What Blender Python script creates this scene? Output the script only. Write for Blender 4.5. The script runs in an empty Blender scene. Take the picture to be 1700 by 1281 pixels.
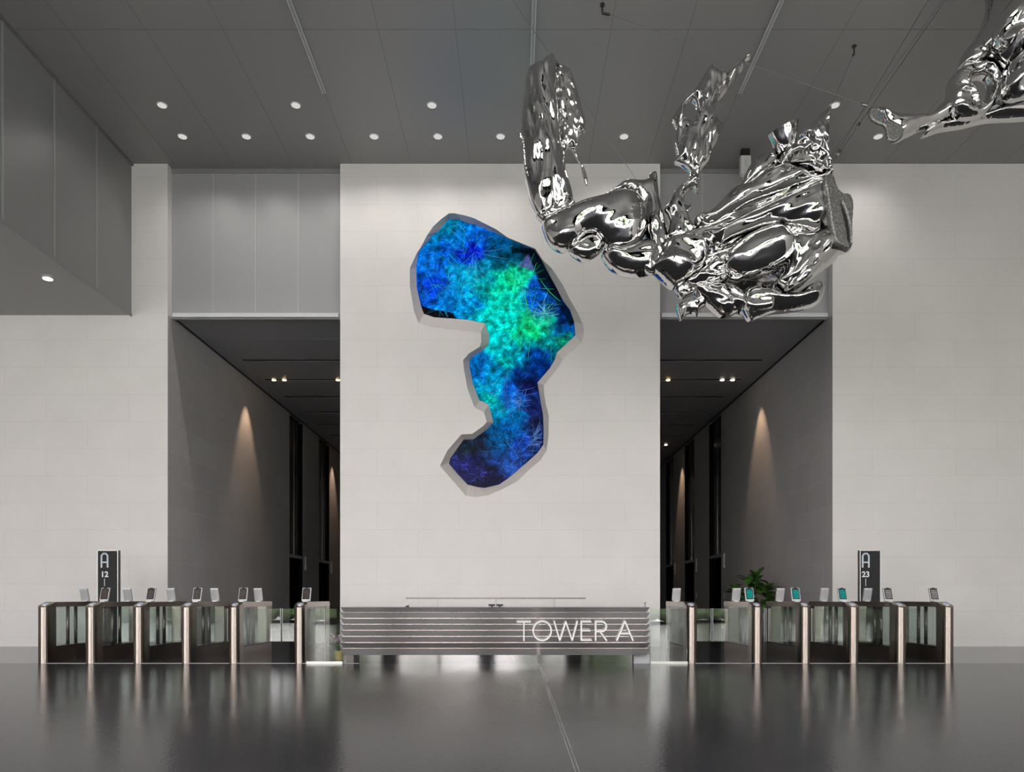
import bpy, bmesh, math, random
import numpy as np
from mathutils import Vector, noise as mnoise
from mathutils.geometry import delaunay_2d_cdt

# ------------------------------------------------------------------ camera, world, exposure
S = bpy.context.scene
COL = S.collection
FPX, CX, CY, HC = 1200.0, 855.0, 988.0, 1.13
cam_d = bpy.data.cameras.new('camera'); cam = bpy.data.objects.new('camera', cam_d); COL.objects.link(cam)
cam.location = (0, 0, HC); cam.rotation_euler = (math.pi/2, 0, 0)
cam_d.sensor_fit = 'HORIZONTAL'; cam_d.sensor_width = 36; cam_d.lens = 36*FPX/1700
cam_d.shift_x = -(CX-850)/1700; cam_d.shift_y = (CY-640.5)/1700
cam_d.clip_end = 500
S.camera = cam
S.cycles.transparent_max_bounces = 32
S.view_settings.view_transform = 'Standard'; S.view_settings.look = 'None'
S.view_settings.gamma = 1; S.view_settings.exposure = 0.95; S.view_settings.use_curve_mapping = False

W = bpy.data.worlds.new('sky'); S.world = W; W.use_nodes = True
wn = W.node_tree; wn.nodes.clear()
wo = wn.nodes.new('ShaderNodeOutputWorld'); wb = wn.nodes.new('ShaderNodeBackground')
wr = wn.nodes.new('ShaderNodeValToRGB'); wt = wn.nodes.new('ShaderNodeTexCoord'); ws = wn.nodes.new('ShaderNodeSeparateXYZ')
wn.links.new(wt.outputs['Generated'], ws.inputs[0]); wn.links.new(ws.outputs['Z'], wr.inputs[0])
wr.color_ramp.elements[0].position = 0.0; wr.color_ramp.elements[0].color = (1.0, 0.93, 0.91, 1)
wr.color_ramp.elements[1].position = 0.6; wr.color_ramp.elements[1].color = (0.86, 0.86, 0.98, 1)
wn.links.new(wr.outputs[0], wb.inputs['Color']); wb.inputs['Strength'].default_value = 7.4
wn.links.new(wb.outputs[0], wo.inputs['Surface'])

def portal(loc, rot, sx, sy):
    d = bpy.data.lights.new('window_daylight', 'AREA'); d.shape = 'RECTANGLE'; d.size = sx; d.size_y = sy
    d.cycles.is_portal = True
    o = bpy.data.objects.new('window_daylight', d); o.location = loc; o.rotation_euler = rot; COL.objects.link(o)
FY, RX, LX = -4.5, 15.0, -17.0            # glass front behind the camera, right side, left side
portal(((LX+RX)/2, FY, 4.1), (math.pi/2, 0, 0), RX-LX, 8.2)

sd = bpy.data.lights.new('sun', 'SUN'); sd.energy = 14; sd.angle = math.radians(1.5); sd.color = (1, .95, .88)
sun = bpy.data.objects.new('sun', sd); COL.objects.link(sun); sun.rotation_euler = Vector((-.30, .42, -.86)).to_track_quat('-Z', 'Y').to_euler()

# ------------------------------------------------------------------ helpers
def PX(px, py, Y): return Vector(((px-CX)/FPX*Y, Y, HC+(CY-py)/FPX*Y))

def mesh_obj(name, verts, faces, mat, parent=None, smooth=False, kind=None, label=None):
    me = bpy.data.meshes.new(name)
    me.from_pydata([tuple(v) for v in verts], [], faces); me.validate(); me.update()
    bm = bmesh.new(); bm.from_mesh(me); bmesh.ops.recalc_face_normals(bm, faces=bm.faces); bm.to_mesh(me); bm.free()
    mats = mat if isinstance(mat, (list, tuple)) else [mat]
    for m in mats: me.materials.append(m)
    if smooth: me.shade_smooth()
    o = bpy.data.objects.new(name, me); COL.objects.link(o)
    if parent: o.parent = parent
    if kind: o['kind'] = kind
    if label: o['label'] = label
    return o

class MB:
    def __init__(s): s.v = []; s.f = []
    def add(s, vs, fs):
        b = len(s.v); s.v += [Vector(v) for v in vs]; s.f += [tuple(i+b for i in f) for f in fs]; return s
    def box(s, x0, x1, y0, y1, z0, z1):
        return s.add([(x0,y0,z0),(x1,y0,z0),(x1,y1,z0),(x0,y1,z0),(x0,y0,z1),(x1,y0,z1),(x1,y1,z1),(x0,y1,z1)],
                     [(0,3,2,1),(4,5,6,7),(0,1,5,4),(1,2,6,5),(2,3,7,6),(3,0,4,7)])
    def tube(s, pts, r, n=8, caps=True):
        pts = [Vector(p) for p in pts]; rings = []
        rr = r if isinstance(r, (list, tuple)) else [r]*len(pts)
        for i, p in enumerate(pts):
            d = (pts[min(i+1, len(pts)-1)]-pts[max(i-1, 0)]).normalized()
            a = d.orthogonal().normalized() if i == 0 else (rings[-1][1]-d*rings[-1][1].dot(d)).normalized()
            b = d.cross(a)
            rings.append(([p+(a*math.cos(t)+b*math.sin(t))*rr[i] for t in [k*2*math.pi/n for k in range(n)]], a))
        vs = [v for q in rings for v in q[0]]; fs = []
        for i in range(len(pts)-1):
            for k in range(n): fs.append((i*n+k, i*n+(k+1)%n, (i+1)*n+(k+1)%n, (i+1)*n+k))
        if caps: fs.append(tuple(range(n))[::-1]); fs.append(tuple(range((len(pts)-1)*n, len(pts)*n)))
        return s.add(vs, fs)
    def lathe(s, c, prof, n=24):
        vs = []; fs = []
        for (r, z) in prof:
            for k in range(n):
                t = 2*math.pi*k/n; vs.append((c[0]+r*math.cos(t), c[1]+r*math.sin(t), c[2]+z))
        for i in range(len(prof)-1):
            for k in range(n): fs.append((i*n+k, i*n+(k+1)%n, (i+1)*n+(k+1)%n, (i+1)*n+k))
        fs.append(tuple(range(n))[::-1]); fs.append(tuple(range((len(prof)-1)*n, len(prof)*n)))
        return s.add(vs, fs)
    def prism(s, poly, axis, a, b):        # poly in the plane normal to axis
        n = len(poly)
        def mk(p, t): return {'x': (t, p[0], p[1]), 'y': (p[0], t, p[1]), 'z': (p[0], p[1], t)}[axis]
        return s.add([mk(p, a) for p in poly]+[mk(p, b) for p in poly],
                     [tuple(range(n))[::-1], tuple(range(n, 2*n))]+[(i, (i+1)%n, n+(i+1)%n, n+i) for i in range(n)])
    def stroke(s, p, q, w, y0, y1):        # bar in the xz plane
        p = Vector(p); q = Vector(q); d = (q-p).normalized(); nrm = Vector((-d.y, d.x))*w/2
        return s.prism([tuple(p+nrm), tuple(p-nrm), tuple(q-nrm), tuple(q+nrm)], 'y', y0, y1)
    def build(s, name, mat, parent=None, smooth=False, bevel=0, **k):
        o = mesh_obj(name, s.v, s.f, mat, parent, smooth, **k)
        if bevel:
            m = o.modifiers.new('bevel', 'BEVEL'); m.width = bevel; m.segments = 2; m.limit_method = 'ANGLE'
        return o

def thing(name, label, cat, loc=(0,0,0), group=None):
    o = bpy.data.objects.new(name, None); COL.objects.link(o); o.location = loc; o.empty_display_size = 0.1
    o['label'] = label; o['category'] = cat
    if group: o['group'] = group
    return o
def tag(o, label, cat, group=None, kind=None):
    o['label'] = label; o['category'] = cat
    if group: o['group'] = group
    if kind: o['kind'] = kind
    return o

# ------------------------------------------------------------------ materials
def srgb(r, g, b):
    f = lambda c: (c/255/12.92 if c/255 <= .04045 else ((c/255+.055)/1.055)**2.4)
    return (f(r), f(g), f(b), 1)
def new_mat(name, color, rough=.5, metal=0.0, spec=.5, **k):
    m = bpy.data.materials.new(name); m.use_nodes = True
    b = m.node_tree.nodes['Principled BSDF']
    b.inputs['Base Color'].default_value = color if len(color) == 4 else (*color, 1)
    b.inputs['Roughness'].default_value = rough; b.inputs['Metallic'].default_value = metal
    b.inputs['Specular IOR Level'].default_value = spec
    for kk, v in k.items(): b.inputs[kk.replace('_', ' ')].default_value = v
    return m, m.node_tree, b
def N(t, ty, **k):
    n = t.nodes.new(ty)
    for a, v in k.items(): setattr(n, a, v)
    return n
def coords(t, ax, sx=1, sy=1, ox=0, oy=0):
    """2-D coordinates on a wall: ax names the two object axes used"""
    tc = N(t, 'ShaderNodeTexCoord'); sp = N(t, 'ShaderNodeSeparateXYZ'); cb = N(t, 'ShaderNodeCombineXYZ')
    t.links.new(tc.outputs['Object'], sp.inputs[0])
    for i, a in enumerate(ax):
        mm = N(t, 'ShaderNodeMath', operation='MULTIPLY_ADD'); mm.inputs[1].default_value = (sx, sy)[i]; mm.inputs[2].default_value = (ox, oy)[i]
        t.links.new(sp.outputs[a], mm.inputs[0]); t.links.new(mm.outputs[0], cb.inputs[i])
    return tc, cb
def stone(name, ax, c1, c2, mortar, bw, bh, ms, rough, speck=.12, off=.5, ox=0, oy=0, bump=.15, sscale=55, spec=.3):
    m, t, b = new_mat(name, c1, rough, spec=spec)
    tc, cb = coords(t, ax, ox=ox, oy=oy)
    br = N(t, 'ShaderNodeTexBrick'); br.offset = off; br.offset_frequency = 2
    br.inputs['Color1'].default_value = c1; br.inputs['Color2'].default_value = c2; br.inputs['Mortar'].default_value = mortar
    br.inputs['Scale'].default_value = 1; br.inputs['Brick Width'].default_value = bw; br.inputs['Row Height'].default_value = bh
    br.inputs['Mortar Size'].default_value = ms; br.inputs['Mortar Smooth'].default_value = .1
    t.links.new(cb.outputs[0], br.inputs['Vector'])
    n1 = N(t, 'ShaderNodeTexNoise'); n1.inputs['Scale'].default_value = sscale; n1.inputs['Detail'].default_value = 3
    n2 = N(t, 'ShaderNodeTexNoise'); n2.inputs['Scale'].default_value = 1.3; n2.inputs['Detail'].default_value = 4
    t.links.new(tc.outputs['Object'], n1.inputs['Vector']); t.links.new(tc.outputs['Object'], n2.inputs['Vector'])
    a = N(t, 'ShaderNodeMath', operation='MULTIPLY_ADD'); a.inputs[1].default_value = speck*2; a.inputs[2].default_value = 1-speck
    t.links.new(n1.outputs['Fac'], a.inputs[0])
    a2 = N(t, 'ShaderNodeMath', operation='MULTIPLY_ADD'); a2.inputs[1].default_value = .12; a2.inputs[2].default_value = .94
    t.links.new(n2.outputs['Fac'], a2.inputs[0])
    mu = N(t, 'ShaderNodeMath', operation='MULTIPLY'); t.links.new(a.outputs[0], mu.inputs[0]); t.links.new(a2.outputs[0], mu.inputs[1])
    vm = N(t, 'ShaderNodeVectorMath', operation='SCALE'); t.links.new(br.outputs['Color'], vm.inputs[0]); t.links.new(mu.outputs[0], vm.inputs['Scale'])
    t.links.new(vm.outputs[0], b.inputs['Base Color'])
    bp = N(t, 'ShaderNodeBump'); bp.inputs['Strength'].default_value = bump; bp.inputs['Distance'].default_value = .01
    t.links.new(n1.outputs['Fac'], bp.inputs['Height']); t.links.new(bp.outputs[0], b.inputs['Normal'])
    return m
M = {}
WHT = (.70, .68, .665, 1)
M['white_stone'] = stone('white_stone', 'XZ', WHT, (.688, .668, .653, 1), (.62, .60, .585, 1), 1.83, .6, .005, .75, ox=.33+.9, oy=.42)
M['white_stone_side'] = stone('white_stone_side', 'YZ', WHT, (.688, .668, .653, 1), (.62, .60, .585, 1), 1.83, .6, .005, .75, oy=.42)
M['dark_stone'] = stone('dark_stone', 'YZ', (.46, .45, .45, 1), (.43, .42, .42, 1), (.53, .52, .51, 1), 1.5, .62, .005, .6, speck=.25, ox=.74, sscale=35)
M['floor'] = stone('floor_stone', 'XY', (.044, .044, .045, 1), (.038, .038, .039, 1), (.03, .03, .03, 1), 2.4, 1.2, .004, .17, speck=.3, off=.5, ox=2.0, bump=.12, sscale=26, spec=.4)
M['floor'].node_tree.nodes['Principled BSDF'].inputs['IOR'].default_value = 1.18
M['floor_rear'] = stone('floor_stone_polished', 'XY', (.052, .054, .057, 1), (.047, .049, .052, 1), (.03, .03, .03, 1), 2.4, 1.2, .004, .16, speck=.15, bump=.04, sscale=26, spec=.6)
def painted(name, c, rough=.45, spec=.5, metal=0):
    m, t, b = new_mat(name, c, rough, metal, spec)
    n = N(t, 'ShaderNodeTexNoise'); n.inputs['Scale'].default_value = 2.5; n.inputs['Detail'].default_value = 5
    tc = N(t, 'ShaderNodeTexCoord'); t.links.new(tc.outputs['Object'], n.inputs['Vector'])
    a = N(t, 'ShaderNodeMath', operation='MULTIPLY_ADD'); a.inputs[1].default_value = .1; a.inputs[2].default_value = rough-.05
    t.links.new(n.outputs['Fac'], a.inputs[0]); t.links.new(a.outputs[0], b.inputs['Roughness'])
    return m
M['ceiling'] = painted('ceiling_panel_grey', (.27, .267, .265, 1), .40)
M['bulkhead'] = painted('bulkhead_panel_grey', (.22, .22, .22, 1), .40)
M['soffit'] = painted('soffit_panel_grey', (.27, .27, .27, 1), .3)
M['panel'] = painted('fascia_panel_grey', (.33, .33, .335, 1), .42)
M['corridor_ceiling'] = painted('corridor_ceiling_dark', (.30, .30, .32, 1), .5)
M['seam_light'] = painted('seam_trim', (.42, .42, .42, 1), .4)
M['seam_dark'] = painted('shadow_gap', (.17, .17, .17, 1), .6)
M['ledge'] = painted('ledge_trim_pale', (.62, .63, .65, 1), .35)
M['black'] = painted('matt_black', (.006, .006, .006, 1), .6)
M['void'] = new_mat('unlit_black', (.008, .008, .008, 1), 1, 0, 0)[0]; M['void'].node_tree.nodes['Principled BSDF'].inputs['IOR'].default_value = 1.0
M['lift_glass'] = new_mat('dark_back_painted_glass', (.02, .02, .022, 1), .12, 0, .8)[0]
M['dark_metal'] = painted('dark_bronze_metal', (.10, .09, .085, 1), .3, .5, 1)
M['white_plastic'] = painted('white_plastic', (.6, .6, .6, 1), .4)
M['silver_plastic'] = painted('silver_plastic', (.55, .56, .57, 1), .3, .5, .5)
M['cable'] = painted('steel_cable', (.28, .28, .28, 1), .35, .5, 1)
def brushed(name, c, rough, axis, an=0.0, rot=0.0):
    m, t, b = new_mat(name, c, rough, 1)
    if an:
        b.inputs['Anisotropic'].default_value = an; b.inputs['Anisotropic Rotation'].default_value = rot
        tg = N(t, 'ShaderNodeTangent'); tg.direction_type = 'RADIAL'; tg.axis = 'Z'; t.links.new(tg.outputs[0], b.inputs['Tangent'])
    tc = N(t, 'ShaderNodeTexCoord'); mp = N(t, 'ShaderNodeMapping'); n = N(t, 'ShaderNodeTexNoise')
    sc = {'x': (1.5, 120, 120), 'z': (120, 120, 1.5), 'y': (120, 1.5, 120)}[axis]
    mp.inputs['Scale'].default_value = sc; n.inputs['Scale'].default_value = 1; n.inputs['Detail'].default_value = 2
    t.links.new(tc.outputs['Object'], mp.inputs[0]); t.links.new(mp.outputs[0], n.inputs['Vector'])
    bp = N(t, 'ShaderNodeBump'); bp.inputs['Strength'].default_value = .03; bp.inputs['Distance'].default_value = .001
    t.links.new(n.outputs['Fac'], bp.inputs['Height']); t.links.new(bp.outputs[0], b.inputs['Normal'])
    a = N(t, 'ShaderNodeMath', operation='MULTIPLY_ADD'); a.inputs[1].default_value = .05; a.inputs[2].default_value = rough-.025
    t.links.new(n.outputs['Fac'], a.inputs[0]); t.links.new(a.outputs[0], b.inputs['Roughness'])
    return m
M['steel_v'] = brushed('brushed_steel_vertical', (.30, .26, .23, 1), .26, 'z', .92, .25)
M['steel_h'] = brushed('brushed_steel_horizontal', (.54, .50, .47, 1), .15, 'x')
M['steel_y'] = brushed('brushed_steel_rail', (.50, .43, .38, 1), .25, 'y')
M['steel_dark'] = brushed('brushed_dark_steel', (.30, .25, .22, 1), .25, 'y')
M['mirror'] = new_mat('polished_plinth_steel', (.17, .17, .17, 1), .03, 1)[0]
def chrome():
    m, t, b = new_mat('polished_chrome', (.66, .655, .65, 1), .035, 1)
    tc = N(t, 'ShaderNodeTexCoord'); n = N(t, 'ShaderNodeTexNoise'); n.inputs['Scale'].default_value = 3.2; n.inputs['Detail'].default_value = 3
    n.inputs['Distortion'].default_value = .6
    t.links.new(tc.outputs['Object'], n.inputs['Vector'])
    bp = N(t, 'ShaderNodeBump'); bp.inputs['Strength'].default_value = .12; bp.inputs['Distance'].default_value = .05
    t.links.new(n.outputs['Fac'], bp.inputs['Height']); t.links.new(bp.outputs[0], b.inputs['Normal'])
    return m
M['chrome'] = chrome()
def cast():
    m, t, b = new_mat('rough_cast_steel', (.22, .22, .21, 1), .45, .8)
    n = N(t, 'ShaderNodeTexNoise'); n.inputs['Scale'].default_value = 45; n.inputs['Detail'].default_value = 4
    tc = N(t, 'ShaderNodeTexCoord'); t.links.new(tc.outputs['Object'], n.inputs['Vector'])
    r = N(t, 'ShaderNodeValToRGB'); r.color_ramp.elements[0].position = .4; r.color_ramp.elements[0].color = (.16, .16, .155, 1)
    r.color_ramp.elements[1].position = .75; r.color_ramp.elements[1].color = (.45, .45, .43, 1)
    t.links.new(n.outputs['Fac'], r.inputs[0]); t.links.new(r.outputs[0], b.inputs['Base Color'])
    bp = N(t, 'ShaderNodeBump'); bp.inputs['Strength'].default_value = .5; bp.inputs['Distance'].default_value = .01
    t.links.new(n.outputs['Fac'], bp.inputs['Height']); t.links.new(bp.outputs[0], b.inputs['Normal'])
    return m
M['cast'] = cast()
def glass(name, tint, boost):
    m = bpy.data.materials.new(name); m.use_nodes = True; t = m.node_tree; t.nodes.clear()
    o = N(t, 'ShaderNodeOutputMaterial'); tr = N(t, 'ShaderNodeBsdfTransparent'); gl = N(t, 'ShaderNodeBsdfGlossy')
    gl.inputs['Roughness'].default_value = .01; tr.inputs['Color'].default_value = tint
    lw = N(t, 'ShaderNodeLayerWeight'); lw.inputs['Blend'].default_value = .5
    pw = N(t, 'ShaderNodeMath', operation='POWER'); pw.inputs[1].default_value = 5; t.links.new(lw.outputs['Facing'], pw.inputs[0])
    fr = N(t, 'ShaderNodeMath', operation='MULTIPLY_ADD'); f0 = ((boost-1)/(boost+1))**2
    fr.inputs[1].default_value = 1-f0; fr.inputs[2].default_value = f0; t.links.new(pw.outputs[0], fr.inputs[0])
    mx = N(t, 'ShaderNodeMixShader'); t.links.new(fr.outputs[0], mx.inputs[0]); t.links.new(tr.outputs[0], mx.inputs[1]); t.links.new(gl.outputs[0], mx.inputs[2])
    t.links.new(mx.outputs[0], o.inputs['Surface']); return m
M['glass'] = glass('clear_safety_glass', (.90, .93, .92, 1), 1.75)
M['facade_glass'] = glass('facade_glass', (.95, .96, .95, 1), 1.3)
def emit(name, c, s):
    m = bpy.data.materials.new(name); m.use_nodes = True; t = m.node_tree; t.nodes.clear()
    o = N(t, 'ShaderNodeOutputMaterial'); e = N(t, 'ShaderNodeEmission'); e.inputs['Color'].default_value = c; e.inputs['Strength'].default_value = s
    t.links.new(e.outputs[0], o.inputs['Surface']); return m
M['lamp_soft'] = emit('downlight_diffuser', (1, .97, .92, 1), .34)
M['lamp_bright'] = emit('downlight_lit', (1, .97, .93, 1), 8)
M['lamp_warm'] = emit('warm_spot_lens', (1, .62, .25, 1), 6)
M['lamp_white'] = emit('white_spot_lens', (1, .88, .7, 1), 6)
def leafmat(name, a, b_):
    m, t, b = new_mat(name, a, .35, 0, .5)
    n = N(t, 'ShaderNodeTexNoise'); n.inputs['Scale'].default_value = 6
    r = N(t, 'ShaderNodeValToRGB'); r.color_ramp.elements[0].position = .35; r.color_ramp.elements[1].position = .65
    r.color_ramp.elements[0].color = a; r.color_ramp.elements[1].color = b_
    t.links.new(n.outputs['Fac'], r.inputs[0]); t.links.new(r.outputs[0], b.inputs['Base Color']); return m
M['leaf'] = leafmat('glossy_leaf', (.02, .07, .012, 1), (.07, .17, .03, 1))
M['hedge'] = leafmat('hedge_leaves', (.06, .11, .04, 1), (.22, .30, .13, 1))
M['stem'] = painted('brown_stem', (.08, .05, .03, 1), .7)
M['petal'] = leafmat('orchid_petal', (.55, .22, .38, 1), (.75, .6, .65, 1))
M['pot_gold'] = painted('straw_gold_pot', (.55, .40, .12, 1), .5)
M['pot_white'] = painted('white_glazed_pot', (.65, .65, .67, 1), .25)
M['paving'] = stone('street_paving', 'XY', (.5, .49, .47, 1), (.45, .44, .43, 1), (.3, .3, .3, 1), 1.2, .6, .01, .8)
M['letter'] = emit('white_emissive_letter', (1, .98, .95, 1), .42)  # raised white letters, their brightness put in as emission
M['sign_face'] = painted('sign_charcoal', (.022, .023, .025, 1), .6, .2)
M['sign_text'] = painted('sign_lettering', (.5, .56, .63, 1), .5)
M['sign_white'] = painted('sign_lettering_white', (.75, .75, .75, 1), .5)
M['aluminium'] = painted('satin_aluminium', (.5, .49, .47, 1), .35, .5, .9)

# ------------------------------------------------------------------ the shell
CZ, WY = 10.68, 16.0
BX, BZ = -8.49, 7.33                      # bulkhead plane and its soffit
L0, L1, R0, R1 = -7.69, -3.87, 3.21, 7.03  # the two corridor mouths
OZ, CORZ, CEND = 7.34, 7.37, 38.0

MB().box(LX, RX, FY, 12.06, -.1, 0).build('floor', M['floor'], kind='structure')
MB().box(LX, RX, 12.06, CEND, -.1, 0).build('floor.001', M['floor_rear'], kind='structure')
# pale inlaid joints
jm = MB(); a = PX(891, 1101, 12.0); b = PX(970, 1281, 4.628)
for dx in (-.012, .012):
    jm.add([(.40+dx-.003, 3.0, .0015), (.40+dx+.003, 3.0, .0015), (.40+dx+.003, 12.0, .0015), (.40+dx-.003, 12.0, .0015)], [(0, 1, 2, 3)])
jm.build('trim_1', M['aluminium'], kind='structure')
MB().box(-7.9, -2.6, 12.02, 12.05, 0, .006).box(2.0, 7.3, 12.02, 12.05, 0, .006).build('trim_2', M['panel'], kind='structure')

MB().box(BX, RX, FY, WY+.4, CZ, CZ+.2).build('ceiling', M['ceiling'], kind='structure')
MB().box(BX-.05, BX, FY, WY, BZ, CZ+.2).build('wall_bulkhead_left', M['bulkhead'], kind='structure')
MB().box(LX, BX-.05, FY, WY, BZ, BZ+.1).build('ceiling.001', M['soffit'], kind='structure')
MB().box(LX-.2, LX, FY, WY, 0, CZ).build('wall_left', M['white_stone_side'], kind='structure')
MB().box(RX, RX+.2, FY, WY+.2, 0, CZ).build('wall_right', M['white_stone_side'], kind='structure')
# ceiling seams: thin dark reveals every 1.31 m, cross seams
sm = MB()
for k in range(-3, 12):
    x = -3.62+1.31*k
    if BX < x < RX: sm.box(x-.005, x+.005, FY, WY, CZ-.002, CZ+.01)
for y in (12.2, 8.3, 4.4): sm.box(BX, RX, y-.005, y+.005, CZ-.0025, CZ+.01)
sm.build('trim_3', M['seam_dark'], kind='structure')
MB().box(BX, BX+.05, FY, WY, CZ-.05, CZ).build('trim_4', M['seam_dark'], kind='structure')
# bulkhead seams and edge profile
sm = MB()
for k in range(0, 12):
    y = 14.66-1.345*k; sm.box(BX, BX+.012, y-.018, y+.018, BZ, CZ-.05)
sm.build('trim_5', painted('bulkhead_seam', (.32, .32, .32, 1), .4), kind='structure')
MB().box(BX-.01, BX+.015, FY, WY, BZ-.03, BZ+.03).build('trim_6', M['bulkhead'], kind='structure')

# back wall: left, right, centre
wl = MB().box(LX, L0, WY, WY+.02, 0, OZ).box(LX, L0, WY, WY+.28, OZ, CZ)
wl.build('wall_back_left', M['white_stone'], kind='structure')
wr_ = MB().box(R1, RX, WY, WY+.02, 0, OZ).box(R1, RX, WY, WY+.28, OZ, CZ)
wr_.build('wall_back_right', M['white_stone'], kind='structure')

ART = [((745.3,353.9),(746.5,363.5)),((754.7,353.9),(761.8,363.5)),((772.4,357.6),(772.4,368.8)),((787.6,362.4),(787.6,372.4)),((824,380.6),(821.8,385.9)),
((843.5,394.6),(839.7,394.5)),((888.9,412.8),(888,414.5)),((900.9,431.2),(900.0,433)),((916.2,445.4),(911.3,454.2)),((933.7,471.6),(925,479.3)),((945.7,495.7),(934.8,499)),
((958.8,518.8),(946.3,514)),((967.3,537.5),(953.3,534.4)),((969.4,550),(955.2,554.7)),((965,568.8),(954.8,557)),((941.6,586.7),(934.5,575.8)),((933.8,596.9),(924.4,585)),
((929,606),(921,597)),((920.5,618),(912.7,611)),((902.5,639),(892.3,635)),((903.5,654.3),(894,645)),((906.3,671.2),(898,669.3)),((911,690),(901.6,688)),((910.6,721.7),(902.6,712.4)),
((907.3,748),(902,737.6)),((897,763.9),(892.3,751.7)),((882,776),(875.4,766.7)),((858.6,798.5),(843.6,793.8)),((834.2,811.6),(828.6,804)),((810,822),(804.3,809.7)),((791,824.7),(791,807.9)),
((773.4,822.8),(776.2,804)),((755.6,802.2),(760.3,787.3)),((730.3,773.2),(745.3,769.5)),((742.5,748),(747.2,761)),((765.9,720.8),(769.6,729.2)),((783.7,719.9),(785.5,729.2)),
((802.4,706.7),(808,712.4)),((808,700.2),(819.2,701.1)),((803.3,683.3),(811.8,672)),((792,678.7),(802.4,666.5)),((787.4,675),(795.8,664.6)),((776.2,645),(785.5,637.5)),((770.6,615),(780,611)),
((768.6,597.6),(779.4,598.2)),((778.2,586.5),(783,593.5)),((796.5,575.3),(803,580.6)),((798.8,567.6),(811.2,571)),((798.8,553),(812.4,557)),((798.2,551),(805.3,536.5)),((746.5,545.3),(776,530.6)),
((711,540),(720.6,526.5)),((694.7,536),(703.5,520.6)),((687.6,517),(698.8,507.6)),((680.6,475.9),(691.8,477)),((680.4,444.7),(690.6,445.9)),((693.5,417.6),(694.6,419)),
((698.2,411.2),(701.8,410.6)),((708.8,390.6),(717,391.8)),((719.4,375.3),(728.8,382.4)),((733.5,362.4),(740.6,368.2))]
YS = 16.20
def inpoly(pts, poly):
    x = pts[:, 0]; y = pts[:, 1]; c = np.zeros(len(pts), bool); n = len(poly)
    for i in range(n):
        x0, y0 = poly[i]; x1, y1 = poly[(i+1) % n]
        with np.errstate(divide='ignore', invalid='ignore'):
            c ^= ((y0 > y) != (y1 > y)) & (x < (x1-x0)*(y-y0)/((y1-y0) if y1 != y0 else 1e-9)+x0)
    return c
def segdist(pts, poly):
    d = np.full(len(pts), 1e9); n = len(poly)
    for i in range(n):
        a = np.array(poly[i], float); b = np.array(poly[(i+1) % n], float); ab = b-a; L = ab.dot(ab)+1e-12
        t = np.clip(((pts-a)@ab)/L, 0, 1); q = a+t[:, None]*ab
        d = np.minimum(d, np.hypot(*(pts-q).T))
    return d
def triangulate(loops, grid):
    """loops[0] outer, the rest holes; returns points, triangles"""
    vs = []; es = []
    for lp in loops:
        b = len(vs); vs += [Vector(p) for p in lp]; es += [(b+i, b+(i+1) % len(lp)) for i in range(len(lp))]
    vs += [Vector(p) for p in grid]
    ov, oe, of, a, b_, c = delaunay_2d_cdt(vs, es, [], 0, 1e-5)
    P = np.array([(v.x, v.y) for v in ov]); F = np.array([tuple(f) for f in of if len(f) == 3])
    cen = P[F].mean(1); ok = inpoly(cen, loops[0])
    for h in loops[1:]: ok &= ~inpoly(cen, h)
    return P, F[ok]
# centre face with the hole
outer_m = [(PX(o[0], o[1], WY).x, PX(o[0], o[1], WY).z) for o, i in ART]
P, F = triangulate([[(L1, 0), (R0, 0), (R0, CZ), (L1, CZ)], outer_m], [])
wc = MB().add([(p[0], WY, p[1]) for p in P], [tuple(int(k) for k in f) for f in F])
wc.build('wall_back_centre', M['white_stone'], kind='structure')
MB().add([(L1, WY, 0), (L1, WY+.5, 0), (L1, WY+.5, CZ), (L1, WY, CZ)], [(0, 1, 2, 3)]).add([(R0, WY, 0), (R0, WY+.5, 0), (R0, WY+.5, CZ), (R0, WY, CZ)], [(0, 1, 2, 3)]).build('wall_back_centre_return', M['white_stone_side'], kind='structure')
MB().box(L1, R0, WY+.5, CEND, 0, CZ).build('wall_corridor_inner', M['dark_stone'], kind='structure')

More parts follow.
